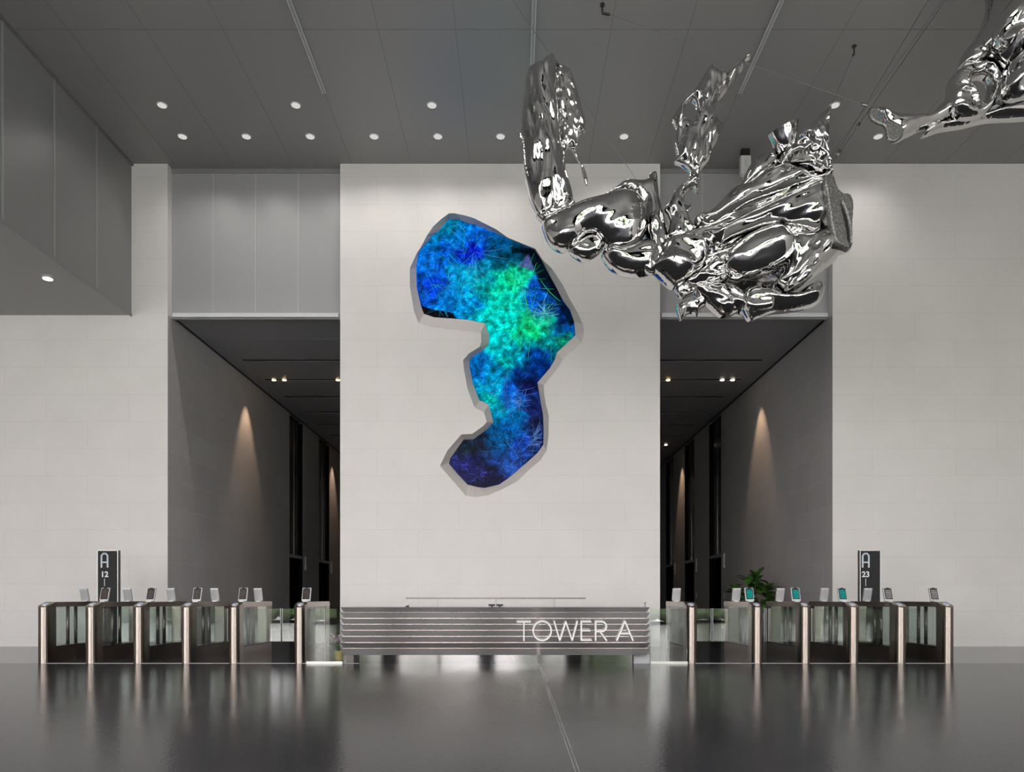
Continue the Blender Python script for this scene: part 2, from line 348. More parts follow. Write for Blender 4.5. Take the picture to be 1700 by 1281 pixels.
# corridors
LIFTS = [(24.65, 26.2), (28.35, 29.95), (32.1, 33.7)]
for side, xw, sg in (('left', L0, -1), ('right', R1, 1)):
    w = MB(); y0 = WY+.02
    for a, b in LIFTS+[(CEND, CEND)]:
        w.box(min(xw, xw+sg*.6), max(xw, xw+sg*.6), y0, a, 0, OZ if a < 25 and y0 < 17 else CORZ); y0 = b
    w.build('wall_corridor_'+side, M['dark_stone'], kind='structure')
    x0, x1 = (L0, L1) if sg < 0 else (R0, R1)
    MB().box(x0-(.6 if sg < 0 else 0), x1+(.6 if sg > 0 else 0), WY+.28, CEND, CORZ, CORZ+.2).box(xw if sg > 0 else xw-.6, xw+.6 if sg > 0 else xw, WY+.28, 25, OZ, CORZ).build('ceiling_corridor_'+side, M['corridor_ceiling'], kind='structure')
    MB().box(x0-.6, x1+.6, CEND, CEND+.1, 0, CORZ).build('wall_corridor_end_'+side, M['dark_stone'], kind='structure')
    s_ = MB()
    for y in (17.6,): s_.box(x0, x1, y-.008, y+.008, CORZ-.002, CORZ+.01)
    s_.build('trim_7' if sg < 0 else 'trim_8', M['seam_light'], kind='structure')
    # edge shadow gap
    MB().box(min(xw, xw-sg*.05), max(xw, xw-sg*.05), WY+.28, CEND, CORZ-.01, CORZ+.01).build('trim_9' if sg < 0 else 'trim_10', M['black'], kind='structure')
    # fascia panel above the mouth
    MB().box(x0, x1, WY+.2, WY+.28, OZ-.02, CZ).build('wall_fascia_'+side, M['panel'], kind='structure')
    sm = MB()
    for k in (-1, 0, 1):
        xx = (x0+x1)/2-(.03 if sg < 0 else -.03)+k*.955; sm.box(xx-.013, xx+.013, WY+.19, WY+.2, OZ+.1, CZ-.1)
    sm.build('trim_11' if sg < 0 else 'trim_12', M['seam_light'], kind='structure')
    MB().box(x0, x1, WY+.18, WY+.2, CZ-.10, CZ).build('trim_13' if sg < 0 else 'trim_14', M['bulkhead'], kind='structure')
    MB().box(x0+.06, x1-.06, WY+.10, WY+.28, OZ-.01, OZ+.08).build('trim_15' if sg < 0 else 'trim_16', M['ledge'], kind='structure')
    for i, (a, b) in enumerate(LIFTS):
        n = i+1+(3 if sg > 0 else 0)
        d = MB().box(min(xw+sg*.12, xw+sg*.6), max(xw+sg*.12, xw+sg*.6), a, b, 0, 2.45).box(min(xw+sg*.005, xw+sg*.6), max(xw+sg*.005, xw+sg*.6), b-.02, b, 0, OZ).build('door_%d' % n, M['void'], kind='structure')  # black block and jamb liner: darkness of the lift recess put into colour
        xa, xb = sorted((xw+sg*.09, xw+sg*.14))
        MB().box(xa, xb, a, b-.0, 2.55, OZ+.03).build('upper_glass', M['lift_glass'], d)
        xa, xb = sorted((xw+sg*.02, xw+sg*.6))
        MB().box(xa, xb, a, b, 2.45, 2.55).build('lintel', M['panel'], d)
        xa, xb = sorted((xw+sg*.07, xw+sg*.09))
        MB().box(xa, xb, (a+b)/2-.01, (a+b)/2+.01, 2.55, OZ).build('mullion', M['dark_metal'], d)
ordw = ['nearest', 'second', 'farthest']
for side, xw, sg in (('left', L0, -1), ('right', R1, 1)):
    for i, (a, b) in enumerate(LIFTS):
        if sg < 0 and i == 2: continue
        y = (b+.35) if sg < 0 else (a-.33)
        t_ = thing('lift_indicator', 'slim pale lift indicator plate on dark wall beside the %s lift of the %s corridor' % (ordw[i], side), 'sign', (xw, y, 2.3), 'lift indicator plates')
        xs = sorted((0, -sg*.03))
        MB().box(xs[0], xs[1], -.10, .10, -.25, .25).build('plate', M['silver_plastic'], t_, bevel=.006)
        xs = sorted((-sg*.03, -sg*.034))
        MB().box(xs[0], xs[1], -.06, .06, -.2, .2).build('lens', M['white_plastic'], t_)
        if sg > 0 and i < 2:
            t_ = thing('call_button_plate', 'small pale lift call button plate on the right corridor wall by the %s lift' % ordw[i], 'button plate', (xw, y, 1.13), 'lift call button plates')
            MB().box(-.02, 0, -.06, .06, -.09, .09).build('plate', M['silver_plastic'], t_)
            MB().box(-.026, -.02, -.025, .025, .01, .05).box(-.026, -.02, -.025, .025, -.05, -.01).build('button', M['dark_metal'], t_)

# glass front behind the camera and glass right side (seen mirrored in the chrome)
fm = MB(); FZ = 8.2
for k in range(0, 17):
    x = LX+.1+k*(RX-LX-.2)/16; fm.box(x-.05, x+.05, FY-.1, FY+.1, 0, FZ)
for x in (-13.2, -8.3, -4.9, -1.1, 2.3, 6.4, 10.6): fm.box(x-.32, x+.32, FY-.35, FY+.35, 0, FZ)  # unseen wide pillars, added to vary the reflections in desk and posts
for z in (.05, 2.9, 5.6, FZ-.05): fm.box(LX, RX, FY-.06, FY+.06, z-.05, z+.05)
wf = fm.build('window_1', M['dark_metal'], kind='structure')
MB().add([(LX, FY, 0), (RX, FY, 0), (RX, FY, FZ), (LX, FY, FZ)], [(0, 1, 2, 3)]).build('pane', M['facade_glass'], wf)
MB().box(LX, RX, FY-.2, FY, FZ, CZ).build('wall_front', M['sign_face'], kind='structure')  # unseen header, made solid and dark to darken the chrome's reflections
MB().box(-70, 70, -70, 60, -.3, -.12).build('ground', M['paving'], kind='structure')
random.seed(3)
def bush(name, c, r, h, mat, n=40):
    m = MB()
    for k in range(n):
        p = Vector((random.gauss(0, .5), random.gauss(0, .35), random.uniform(.15, 1)))
        rr = random.uniform(.18, .34)
        q = Vector((c[0]+p.x*r, c[1]+p.y*r, c[2]+p.z*h))
        prof = [(math.sin(math.pi*j/5)*rr*r+.001, -math.cos(math.pi*j/5)*rr*h*.6) for j in range(6)]
        m.lathe(q, prof, 8)
    return m.build(name, mat, smooth=True)
tag(bush('street_tree', (-9, -17, 1.2), 4, 7, M['hedge']), 'leafy green street tree beyond the glass front, mirrored in the left gates', 'tree')
tag(bush('street_tree', (4, -19, 1.2), 4, 8, M['hedge']), 'leafy green street tree beyond the glass front, mirrored behind the desk', 'tree')
tag(bush('street_tree', (14, -16, 1.2), 4, 7, M['hedge']), 'leafy green street tree beyond the glass front, mirrored in the right gates', 'tree')
hm = MB()
for k in range(60):
    x = -26+k*.9; rr = random.uniform(.5, .8)
    hm.lathe((x, -11+random.uniform(-.2, .2), .35), [(math.sin(math.pi*j/5)*rr+.001, -math.cos(math.pi*j/5)*.5) for j in range(6)], 8)
tag(hm.build('hedge', M['hedge'], smooth=True), 'low clipped green hedge outside the glass front', 'hedge', kind='stuff')

# ------------------------------------------------------------------ lit artwork in the wall
art = thing('digital_artwork', 'tall irregular blue and green glowing digital artwork recessed in the pale centre wall', 'artwork', (0, WY, 0))
def off(o, p=None):
    o.matrix_parent_inverse = (p or o.parent).matrix_basis.inverted(); return o
n = len(ART)
def ext_in(i): return PX(ART[i][1][0], ART[i][1][1], YS)
fv = [PX(o[0], o[1], WY-.004) for o, i in ART]+[ext_in(i) for i in range(n)]+[ext_in(i)+Vector((0, .06, 0)) for i in range(n)]
ff = [(i, (i+1) % n, n+(i+1) % n, n+i) for i in range(n)]+[(n+i, n+(i+1) % n, 2*n+(i+1) % n, 2*n+i) for i in range(n)]
M['reveal'] = painted('reveal_pale_metal', (.50, .47, .445, 1), .5, .4, 0)
off(mesh_obj('reveal_frame', fv, ff, M['reveal'], art))
inner = [i for o, i in ART]
gx, gy = np.meshgrid(np.arange(690, 960, 1.6), np.arange(360, 815, 1.6)); G = np.stack([gx.ravel(), gy.ravel()], 1)
G = G[inpoly(G, inner)]; G = G[segdist(G, inner) > 1.2]
P, F = triangulate([inner], G)
ANC = [(710,440,5,90,190),(700,480,10,70,180),(740,380,0,115,150),(765,395,0,110,190),(720,400,0,105,170),(790,400,0,90,190),(787,416,5,5,190),(776,416,5,20,170),(830,405,0,75,130),(830,430,0,60,90),(860,412,0,50,75),(885,420,12,20,40),
(760,450,0,130,190),(740,500,0,100,185),(780,465,0,160,210),(780,500,0,120,190),(720,470,0,45,190),(735,430,0,70,180),(800,480,0,150,160),(800,440,0,120,160),(830,470,0,185,140),(850,465,10,200,130),(868,462,10,195,140),(885,500,0,75,185),(885,475,0,70,190),
(820,510,0,195,175),(850,500,0,195,160),(850,520,0,200,180),(880,545,10,190,105),(862,550,0,190,140),(903,530,5,170,130),(912,505,0,60,140),(922,480,5,28,55),(905,455,5,25,50),(930,520,0,30,90),(945,550,0,60,130),(940,568,10,120,90),(912,572,0,115,120),
(890,590,0,50,130),(850,585,0,150,170),(820,560,0,195,195),(800,600,0,105,190),(830,540,0,190,180),(840,600,0,160,150),(815,640,0,140,190),(790,620,0,80,160),(860,620,5,40,110),(900,610,0,40,110),(880,640,15,15,60),(818,660,0,160,150),(850,650,10,80,185),(835,680,0,130,160),
(880,680,20,30,90),(850,690,0,100,165),(840,710,0,80,150),(890,700,20,25,60),(895,730,10,20,70),(870,740,10,60,170),(830,730,0,70,120),(790,740,20,30,50),(780,770,15,15,70),(800,790,8,8,35),(760,775,20,20,75),(840,770,20,60,140),(880,750,15,30,90),(820,800,10,15,50),(770,745,18,30,45)]
AN = np.array(ANC, float)
def nz(x, y, z=0.0): return mnoise.noise((x, y, z))
cols = []
black_poly = [(696,506),(718,513),(752,519),(758,529),(720,530),(700,524)]
fac1 = [(879,421),(892,412),(914,452),(940,500),(956,538),(946,540),(920,495),(898,480)]
fac2 = [(877,422),(860,441),(888,450)]; fac3 = [(848,411),(890,413),(878,421),(850,420)]  # tilted screen facets: their shading is painted into the picture colours
inb = inpoly(P, black_poly); i1 = inpoly(P, fac1); i2 = inpoly(P, fac2); i3 = inpoly(P, fac3)
for k, (x, y) in enumerate(P):
    wx = x+14*nz(x/26, y/26)+6*nz(x/9, y/9, 4); wy = y+14*nz(x/26, y/26, 7)+6*nz(x/9, y/9, 9)
    d2 = (AN[:, 0]-wx)**2+(AN[:, 1]-wy)**2; w_ = 1/(d2+60)**2; c = (AN[:, 2:]*w_[:, None]).sum(0)/w_.sum()
    f = 1+.5*mnoise.fractal((x/11, y/11, 2.0), .8, 2.2, 4)
    c = c*max(.2, f)
    rg = max(0, 1-5*abs(mnoise.noise((wx/17+wy/60, wy/8, 5.0))))**3+.7*max(0, 1-6*abs(mnoise.noise((wx/6, wy/13-wx/30, 15.0))))**3
    c = c*(1+.28*rg)+np.array((11., 18., 20.))*rg*(c.max()/150)
    if inb[k]: c = np.array((14, 14, 15.))
    if i1[k]: c = c*.45
    if i3[k]: c = c*.4
    if i2[k]: c = np.array((75, 70, 130.))+.2*c
    c = np.clip(c, 0, 255); cols.append(srgb(*c))
def depth_screen(x, y):
    return 0.0
scr = mesh_obj('screen', [PX(x, y, YS+.01) for x, y in P], [tuple(int(q) for q in f) for f in F], None or M['black'], art)
scr.data.materials.clear(); off(scr)
ca = scr.data.color_attributes.new('picture', 'FLOAT_COLOR', 'POINT')
for k, c in enumerate(cols): ca.data[k].color = c
m = bpy.data.materials.new('led_picture'); m.use_nodes = True; t = m.node_tree; t.nodes.clear()
o_ = N(t, 'ShaderNodeOutputMaterial'); e = N(t, 'ShaderNodeEmission'); at = N(t, 'ShaderNodeVertexColor'); at.layer_name = 'picture'
tc = N(t, 'ShaderNodeTexCoord'); n1 = N(t, 'ShaderNodeTexNoise'); n1.inputs['Scale'].default_value = 5; n1.inputs['Detail'].default_value = 8; n1.inputs['Distortion'].default_value = 2.5
t.links.new(tc.outputs['Object'], n1.inputs['Vector'])
rr = N(t, 'ShaderNodeMapRange'); rr.inputs['From Min'].default_value = .3; rr.inputs['From Max'].default_value = .7; rr.inputs['To Min'].default_value = .55; rr.inputs['To Max'].default_value = 1.35
t.links.new(n1.outputs['Fac'], rr.inputs['Value'])
t.links.new(at.outputs['Color'], e.inputs['Color']); 
mm_ = N(t, 'ShaderNodeMath', operation='MULTIPLY'); mm_.inputs[1].default_value = .50; t.links.new(rr.outputs[0], mm_.inputs[0]); t.links.new(mm_.outputs[0], e.inputs['Strength'])
gl = N(t, 'ShaderNodeBsdfGlossy'); gl.inputs['Roughness'].default_value = .2; gl.inputs['Color'].default_value = (.003, .003, .003, 1)
ad = N(t, 'ShaderNodeAddShader'); t.links.new(e.outputs[0], ad.inputs[0]); t.links.new(gl.outputs[0], ad.inputs[1]); t.links.new(ad.outputs[0], o_.inputs['Surface'])
scr.data.materials.append(m)
# drawn light threads of the picture
random.seed(11); rv = []; rf = []; rc = []
def ribbon(pts, w, col):
    pa = np.array(pts)
    ok = inpoly(pa, inner)
    if ok.sum() < 3: return
    ok &= segdist(pa, inner) > 1.5
    run = []
    for q, g in zip(pts, ok):
        if g: run.append(q)
        else: break
    if len(run) < 3: return
    b = len(rv)
    for i, q in enumerate(run):
        p0 = Vector(run[max(0, i-1)]); p1 = Vector(run[min(len(run)-1, i+1)]); d = (p1-p0).normalized(); nn = Vector((-d.y, d.x))*w*(.35+.65*math.sin(math.pi*(i+.5)/len(run)))
        for s in (1, -1):
            v = PX(q[0]+nn.x*s, q[1]+nn.y*s, YS); v.y = YS+.004; rv.append(v); rc.append(col)
    for i in range(len(run)-1): rf.append((b+2*i, b+2*i+1, b+2*i+3, b+2*i+2))
BUR = [((787,418), 40, 45, .35, 40, (90,190,230)), ((778,462), 60, 30, 1.2, 60, (60,230,240)), ((765,440), 40, 50, .6, 40, (20,190,210)), ((870,470), 40, 40, 1.2, 40, (60,240,150)), ((885,540), 60, 40, 1.0, 60, (70,240,120)),
       ((820,540), 50, 60, .4, 30, (40,235,150)), ((905,520), 20, 22, 2, 60, (130,230,255)), ((860,520), 50, 50, .6, 30, (30,225,210)), ((840,660), 40, 35, 1.4, 50, (70,130,255)), ((865,665), 22, 20, 2, 40, (110,160,255)),
       ((820,655), 20, 26, 1.5, 24, (20,220,170)), ((885,730), 30, 26, 1.4, 70, (120,170,255)), ((865,755), 40, 30, .8, 60, (90,160,255)), ((835,745), 26, 35, .5, 30, (40,120,230)), ((770,770), 30, 10, 3, 90, (80,85,210)), ((800,790), 30, 10, 3, 60, (90,95,220)),
       ((730,500), 30, 50, .5, 30, (30,170,230)), ((740,470), 50, 25, 1.5, 50, (40,150,240)), ((870,420), 30, 40, .4, 16, (15,90,110)), ((800,620), 30, 30, 1, 24, (20,200,220)), ((850,780), 40, 12, 2, 50, (100,150,250))]
for (c, spread, ln, curl, cnt, col) in BUR:
    for k in range(int(cnt*.75)):
        a0 = random.uniform(0, 2*math.pi); r0 = abs(random.gauss(0, .35))*spread
        q = [c[0]+math.cos(a0)*r0, c[1]+math.sin(a0)*r0*.9]
        d = a0+random.gauss(0, curl); L = ln*random.uniform(.4, 1.25); stp = max(1.5, L/14); cu = random.gauss(0, .03)
        pts = []
        for s in range(int(L/stp)+2):
            pts.append(tuple(q)); q[0] += math.cos(d)*stp; q[1] += math.sin(d)*stp; d += cu+random.gauss(0, .015*curl)
        f = random.uniform(.45, 1.1); ribbon(pts, random.uniform(.10, .30), srgb(*[min(255, x*f) for x in col]))
th = mesh_obj('light_threads', rv, rf, M['black'], art); th.data.materials.clear(); off(th)
ca = th.data.color_attributes.new('picture', 'FLOAT_COLOR', 'POINT')
for k, c in enumerate(rc): ca.data[k].color = c
m2 = bpy.data.materials.new('led_threads'); m2.use_nodes = True; t = m2.node_tree; t.nodes.clear()
o_ = N(t, 'ShaderNodeOutputMaterial'); e = N(t, 'ShaderNodeEmission'); e.inputs['Strength'].default_value = .46; at = N(t, 'ShaderNodeVertexColor'); at.layer_name = 'picture'
t.links.new(at.outputs['Color'], e.inputs['Color']); t.links.new(e.outputs[0], o_.inputs['Surface']); th.data.materials.append(m2)
th['kind'] = 'stuff'

# ------------------------------------------------------------------ chrome sculptures
def smooth_loop(lp, step, sharp):
    pts = [np.array(p, float) for p in lp]; out = []; n = len(pts)
    for i in range(n):
        p0, p1, p2, p3 = pts[i-1], pts[i], pts[(i+1) % n], pts[(i+2) % n]
        k = max(1, int(round(np.linalg.norm(p2-p1)/step)))
        for j in range(k):
            s = j/k
            if sharp: q = p1*(1-s)+p2*s
            else:
                q = .5*((2*p1)+(-p0+p2)*s+(2*p0-5*p1+4*p2-p3)*s*s+(-p0+3*p1-3*p2+p3)*s**3)
            out.append((q[0], q[1]))
    return out
def inflate(lp, Y, R, T, amp=.10, seed=0, holes=(), step=2.2, tilt=(0, 0), ang=0.0, fr=28, aniso=2.2, sharp=False, flat=False):
    """puffed skin over an outline: own distance, real thickness and folds"""
    amp *= .6; fr *= 1.5
    loop = smooth_loop(lp, step, sharp); hl = [smooth_loop(h, step, sharp) for h in holes]
    A = np.array(loop); x0, y0 = A.min(0); x1, y1 = A.max(0)
    rs = np.random.RandomState(seed)
    gx, gy = np.meshgrid(np.arange(x0, x1, step), np.arange(y0, y1, step*.87)); gx = gx+(np.arange(gx.shape[0]) % 2)[:, None]*step/2
    G = np.stack([gx.ravel(), gy.ravel()], 1); G = G[inpoly(G, loop)]
    for h in hl: G = G[~inpoly(G, h)]
    for l_ in [loop]+hl: G = G[segdist(G, l_) > step*.55] if len(G) else G
    P, F = triangulate([loop]+hl, [tuple(g) for g in G])
    d = np.full(len(P), 1e9)
    for l_ in [loop]+hl: d = np.minimum(d, segdist(P, l_))
    cx, cy = A.mean(0); u = Y/FPX; ca_, sa = math.cos(ang), math.sin(ang)
    vf = []; vb = []; idx = []
    for k, (x, y) in enumerate(P):
        q = min(d[k]/R, 1); h = T*math.sqrt(max(0, 1-(1-q)**2)) if not flat else T*min(1, d[k]/1.5)
        if d[k] < .02: h = 0
        X = (x*ca_+y*sa)/fr/aniso; Z = (-x*sa+y*ca_)/fr
        f1 = 1-2.6*math.sqrt(mnoise.noise((X, Z, seed*3.1))**2+.006); f2 = 1-2.6*math.sqrt(mnoise.noise((X*2.3, Z*2.3, seed*3.1+9))**2+.006)
        rel = min(1, d[k]/(R*.55+1e-6))
        yo = -amp*(f1+.25*f2)*rel if not flat else 0
        yc = Y+(x-cx)*u*tilt[0]+(y-cy)*u*tilt[1]
        wx, wz = (x-CX)*u, HC+(CY-y)*u
        vf.append((wx, yc-h+yo, wz)); vb.append((wx, yc+h*.85+yo*.3, wz)); idx.append(h == 0)
    verts = list(vf); bi = []
    for k in range(len(P)):
        if idx[k]: bi.append(k)
        else: bi.append(len(verts)); verts.append(vb[k])
    faces = [tuple(int(q) for q in f) for f in F]+[tuple(int(bi[q]) for q in f[::-1]) for f in F]
    faces = [f for f in faces if len(set(f)) == 3]
    return verts, faces
def sculpt_part(name, lobes, mat, parent):
    mb = MB()
    for l_ in lobes:
        v, f = inflate(**l_); mb.add(v, f)
    o = mb.build(name, mat, parent, smooth=True); off(o); return o
D = dict
s1 = thing('chrome_sculpture', 'huge crumpled mirror-polished chrome sculpture hanging whole in front of the right corridor mouth', 'sculpture', (3.0, 11.0, 5.2))
arm = [(886,112),(896,107),(905,101),(915,97),(922,99),(925,120),(926,160),(929,205),(934,240),(938,265),(940,288),(946,306),(951,324),(952,338),(947,349),(930,358),(912,364),(899,363),(889,353),(880,335),(875,315),(871,295),(869,270),(867,245),(864,230),(864,210),(866,190),(869,160),(873,130),(877,117)]
sculpt_part('upright_arm', [D(lp=arm, Y=11.0, R=30, T=.26, amp=.13, seed=1, ang=1.45, fr=10, aniso=4)], M['chrome'], s1)
sheet = [(921,98),(930,107),(948,117),(952,128),(960,155),(966,180),(971,198),(971,212),(972,221),(963,226),(958,238),(957,250),(951,247),(945,247),(938,254),(930,250),(918,200),(915,140)]
sculpt_part('torn_sheet', [D(lp=sheet, Y=11.12, R=16, T=.10, amp=.06, seed=2, ang=1.3, fr=5, aniso=2.5, sharp=True, step=1.6),
    D(lp=[(948,247),(955,250),(962,264),(969,276),(974,291),(976,305),(974,309),(970,303),(966,288),(964,277),(957,264)], Y=11.12, R=4, T=.03, amp=.02, seed=3, fr=6, step=1.4)], M['chrome'], s1)
sculpt_part('forearm', [
    D(lp=[(890,357),(905,349),(925,346),(950,336),(957,343),(945,356),(920,368),(903,372),(896,366)], Y=10.96, R=10, T=.14, amp=.09, seed=4, fr=6, step=1.6),
    D(lp=[(900,372),(915,360),(940,348),(968,336),(998,328),(1025,320),(1048,321),(1064,332),(1073,352),(1074,378),(1066,400),(1054,414),(1038,421),(1020,420),(1004,411),(992,399),(984,391),(972,393),(958,406),(940,417),(924,416),(911,405),(903,389)], Y=10.9, R=38, T=.34, amp=.06, seed=5, ang=-.35, fr=22),
    D(lp=[(944,416),(958,402),(982,392),(1001,400),(1003,412),(988,427),(970,434),(955,429)], Y=10.98, R=18, T=.2, amp=.04, seed=6, fr=14),
    D(lp=[(998,424),(1012,412),(1035,413),(1062,402),(1085,403),(1092,428),(1082,452),(1058,460),(1032,457),(1012,446)], Y=10.95, R=24, T=.28, amp=.05, seed=7, fr=20),
    D(lp=[(1020,314),(1032,305),(1046,301),(1060,303),(1072,301),(1077,292),(1084,288),(1090,292),(1092,310),(1095,335),(1101,360),(1107,385),(1109,408),(1103,430),(1090,452),(1076,448),(1066,400),(1062,360),(1050,335),(1015,326),(1000,327)], Y=11.1, R=20, T=.22, amp=.08, seed=8, ang=1.3, fr=12, aniso=4),
    D(lp=[(1078,360),(1090,350),(1100,372),(1107,400),(1101,428),(1088,455),(1070,452),(1066,440),(1080,410)], Y=10.85, R=13, T=.14, amp=.06, seed=9, ang=1.3, fr=8, aniso=3)], M['chrome'], s1)
sculpt_part('trunk', [
    D(lp=[(1088,450),(1098,405),(1130,388),(1165,370),(1200,350),(1260,320),(1300,300),(1345,288),(1378,300),(1390,350),(1398,400),(1385,435),(1345,458),(1310,478),(1270,484),(1200,478),(1150,478),(1115,478)], Y=11.12, R=60, T=.45, amp=.14, seed=10, ang=-.5, fr=20, aniso=3),
    D(lp=[(1086,456),(1078,446),(1094,424),(1102,402),(1122,394),(1150,392),(1174,402),(1180,425),(1166,450),(1142,468),(1118,479),(1102,470)], Y=10.86, R=34, T=.36, amp=.07, seed=11, ang=.4, fr=18),
    D(lp=[(1135,470),(1158,452),(1182,430),(1200,437),(1216,455),(1204,470),(1172,476),(1145,478)], Y=10.84, R=14, T=.2, amp=.09, seed=12, ang=-.4, fr=9),
    D(lp=[(1152,366),(1160,357),(1174,355),(1195,336),(1215,316),(1240,306),(1262,286),(1290,274),(1322,284),(1346,298),(1350,310),(1322,321),(1290,332),(1250,347),(1212,367),(1186,381),(1165,381)], Y=10.85, R=30, T=.3, amp=.07, seed=13, ang=-.48, fr=13, aniso=5),
    D(lp=[(1164,388),(1208,369),(1258,347),(1300,326),(1344,307),(1364,304),(1371,330),(1374,368),(1352,390),(1305,384),(1262,388),(1222,402),(1192,418),(1170,405)], Y=10.72, R=34, T=.34, amp=.07, seed=14, ang=-.42, fr=15, aniso=5),
    D(lp=[(1196,432),(1214,411),(1248,387),(1288,376),(1312,392),(1320,412),(1308,434),(1282,450),(1250,461),(1222,463),(1202,452)], Y=10.62, R=38, T=.36, amp=.04, seed=15, ang=-.4, fr=26),
    D(lp=[(1304,396),(1338,388),(1366,378),(1382,402),(1396,414),(1392,424),(1372,444),(1346,464),(1322,482),(1302,484),(1284,472),(1300,446)], Y=10.72, R=32, T=.32, amp=.10, seed=16, ang=-.8, fr=14, aniso=3),
    D(lp=[(1302,476),(1318,458),(1336,440),(1356,432),(1366,438),(1352,456),(1330,472),(1308,484)], Y=10.55, R=12, T=.13, amp=.05, seed=17, ang=-.7, fr=9),
    D(lp=[(1364,420),(1380,408),(1411,413),(1402,421),(1384,426),(1368,440)], Y=10.9, R=10, T=.15, amp=.02, seed=18)], M['chrome'], s1)
sculpt_part('crown', [
    D(lp=[(1276,300),(1288,272),(1292,254),(1302,250),(1314,238),(1328,236),(1345,246),(1362,256),(1373,268),(1378,284),(1378,304),(1362,312),(1330,306),(1300,308)], Y=10.8, R=22, T=.26, amp=.13, seed=19, fr=11, aniso=1.6,
      holes=[[(1294,291),(1303,281),(1325,276),(1345,277),(1358,285),(1361,294),(1346,298),(1330,294),(1318,291),(1304,295)]], step=1.8),
    D(lp=[(1327,223),(1340,217),(1350,200),(1363,188),(1379,177),(1376,200),(1374,225),(1375,250),(1373,274),(1358,264),(1343,250),(1334,240)], Y=10.85, R=18, T=.17, amp=.14, seed=21, ang=1.4, fr=8, aniso=3, sharp=True, step=1.6),
    D(lp=[(1229,316),(1232,300),(1244,276),(1257,262),(1270,256),(1282,257),(1291,268),(1284,284),(1264,300),(1246,310)], Y=10.9, R=20, T=.2, amp=.05, seed=22, ang=-.7, fr=16)], M['chrome'], s1)
def cup_ring(a, b, Y, dep, n=40, wob=0.0, seed=0):
    A_, B_ = PX(a[0], a[1], Y), PX(b[0], b[1], Y); c = (A_+B_)/2; h = (B_-A_)/2
    return [c+h*math.cos(t)*(1+wob*mnoise.noise((math.cos(t)*3, math.sin(t)*3, seed)))+Vector((0, -dep*(1+2*wob*mnoise.noise((math.cos(t)*3, math.sin(t)*3, seed+5))), -.25*dep))*math.sin(t) for t in [k*2*math.pi/n for k in range(n)]]
cr = [cup_ring((1276,224), (1325,200), 10.6, .20), cup_ring((1281,234), (1323,214), 10.62, .18, wob=.12), cup_ring((1286,245), (1321,229), 10.66, .17, wob=.2, seed=2), cup_ring((1292,256), (1319,243), 10.72, .15, wob=.1)]
cm = MB(); cm.add([p for q in cr for p in q], [(i*40+k, i*40+(k+1) % 40, (i+1)*40+(k+1) % 40, (i+1)*40+k) for i in range(3) for k in range(40)])
o = cm.build('cup', M['chrome'], s1, smooth=True); off(o)
mo = o.modifiers.new('smooth', 'SUBSURF'); mo.levels = 2; mo.render_levels = 2
off(MB().add([p-Vector((0, 0, .012)) for p in cup_ring((1278,223), (1323.5,201), 10.6, .195)], [tuple(range(40))]).build('cut_top', M['cast'], s1))
off(MB().add(*[(lambda v, f: (v, f))(*inflate(lp=[(1290,294),(1300,277),(1325,271),(1348,272),(1364,284),(1365,298),(1346,303),(1318,298)], Y=10.95, R=10, T=.05, amp=0, seed=1))][0]).build('hollow_shade', M['black'], s1, smooth=True))  # black backing, the dark of the crown's mouth put into colour
sculpt_part('cut_face', [D(lp=[(1362,304),(1374,294),(1384,310),(1394,321),(1410,322),(1417,332),(1418,350),(1416,372),(1416,406),(1411,409),(1410,414),(1396,412),(1383,406),(1376,385),(1370,355),(1366,330)], Y=10.42, R=3, T=.08, amp=0, flat=True, tilt=(.3, 0),
    holes=[[(1393,340),(1401,352),(1408,372),(1410,392),(1413,407),(1407,398),(1403,378),(1398,360)]])], M['cast'], s1)
sculpt_part('lower_limb', [
    D(lp=[(1236,480),(1265,476),(1290,486),(1318,487),(1338,475),(1352,468),(1362,474),(1366,487),(1360,501),(1345,511),(1312,518),(1282,521),(1258,530),(1244,534),(1234,520),(1226,500)], Y=10.8, R=24, T=.26, amp=.06, seed=23, ang=-.15, fr=14, aniso=3),
    D(lp=[(1122,507),(1130,502),(1150,496),(1165,490),(1176,503),(1162,514),(1157,526),(1149,521),(1140,523),(1130,533),(1124,520)], Y=10.95, R=12, T=.14, amp=.05, seed=24, fr=9),
    D(lp=[(1148,476),(1180,472),(1216,474),(1236,494),(1240,514),(1248,534),(1226,520),(1210,527),(1195,527),(1180,515),(1165,500),(1152,490)], Y=10.9, R=18, T=.2, amp=.10, seed=25, ang=.7, fr=9, aniso=3),
    D(lp=[(1119,478),(1145,472),(1166,480),(1150,490),(1133,497),(1124,491)], Y=11.0, R=10, T=.12, amp=.04, seed=26, fr=9),
    D(lp=[(1234,500),(1246,494),(1280,489),(1286,500),(1280,512),(1250,516),(1238,512)], Y=10.62, R=9, T=.09, amp=.03, seed=27, fr=9)], M['chrome'], s1)
fig = [(1175,114),(1181,108),(1185,116),(1192,123),(1203,123),(1214,117),(1225,108),(1234,98),(1241,92),(1245,98),(1237,103),(1233,116),(1226,124),(1215,140),(1205,155),(1194,169),(1189,178),(1186,188),(1189,198),(1195,206),(1201,206),(1198,216),(1190,235),(1182,250),(1176,268),(1166,280),(1160,289),(1148,290),(1140,282),(1130,275),(1119,271),(1123,262),(1120,238),(1121,216),(1116,198),(1122,185),(1132,172),(1145,160),(1158,142),(1168,124)]
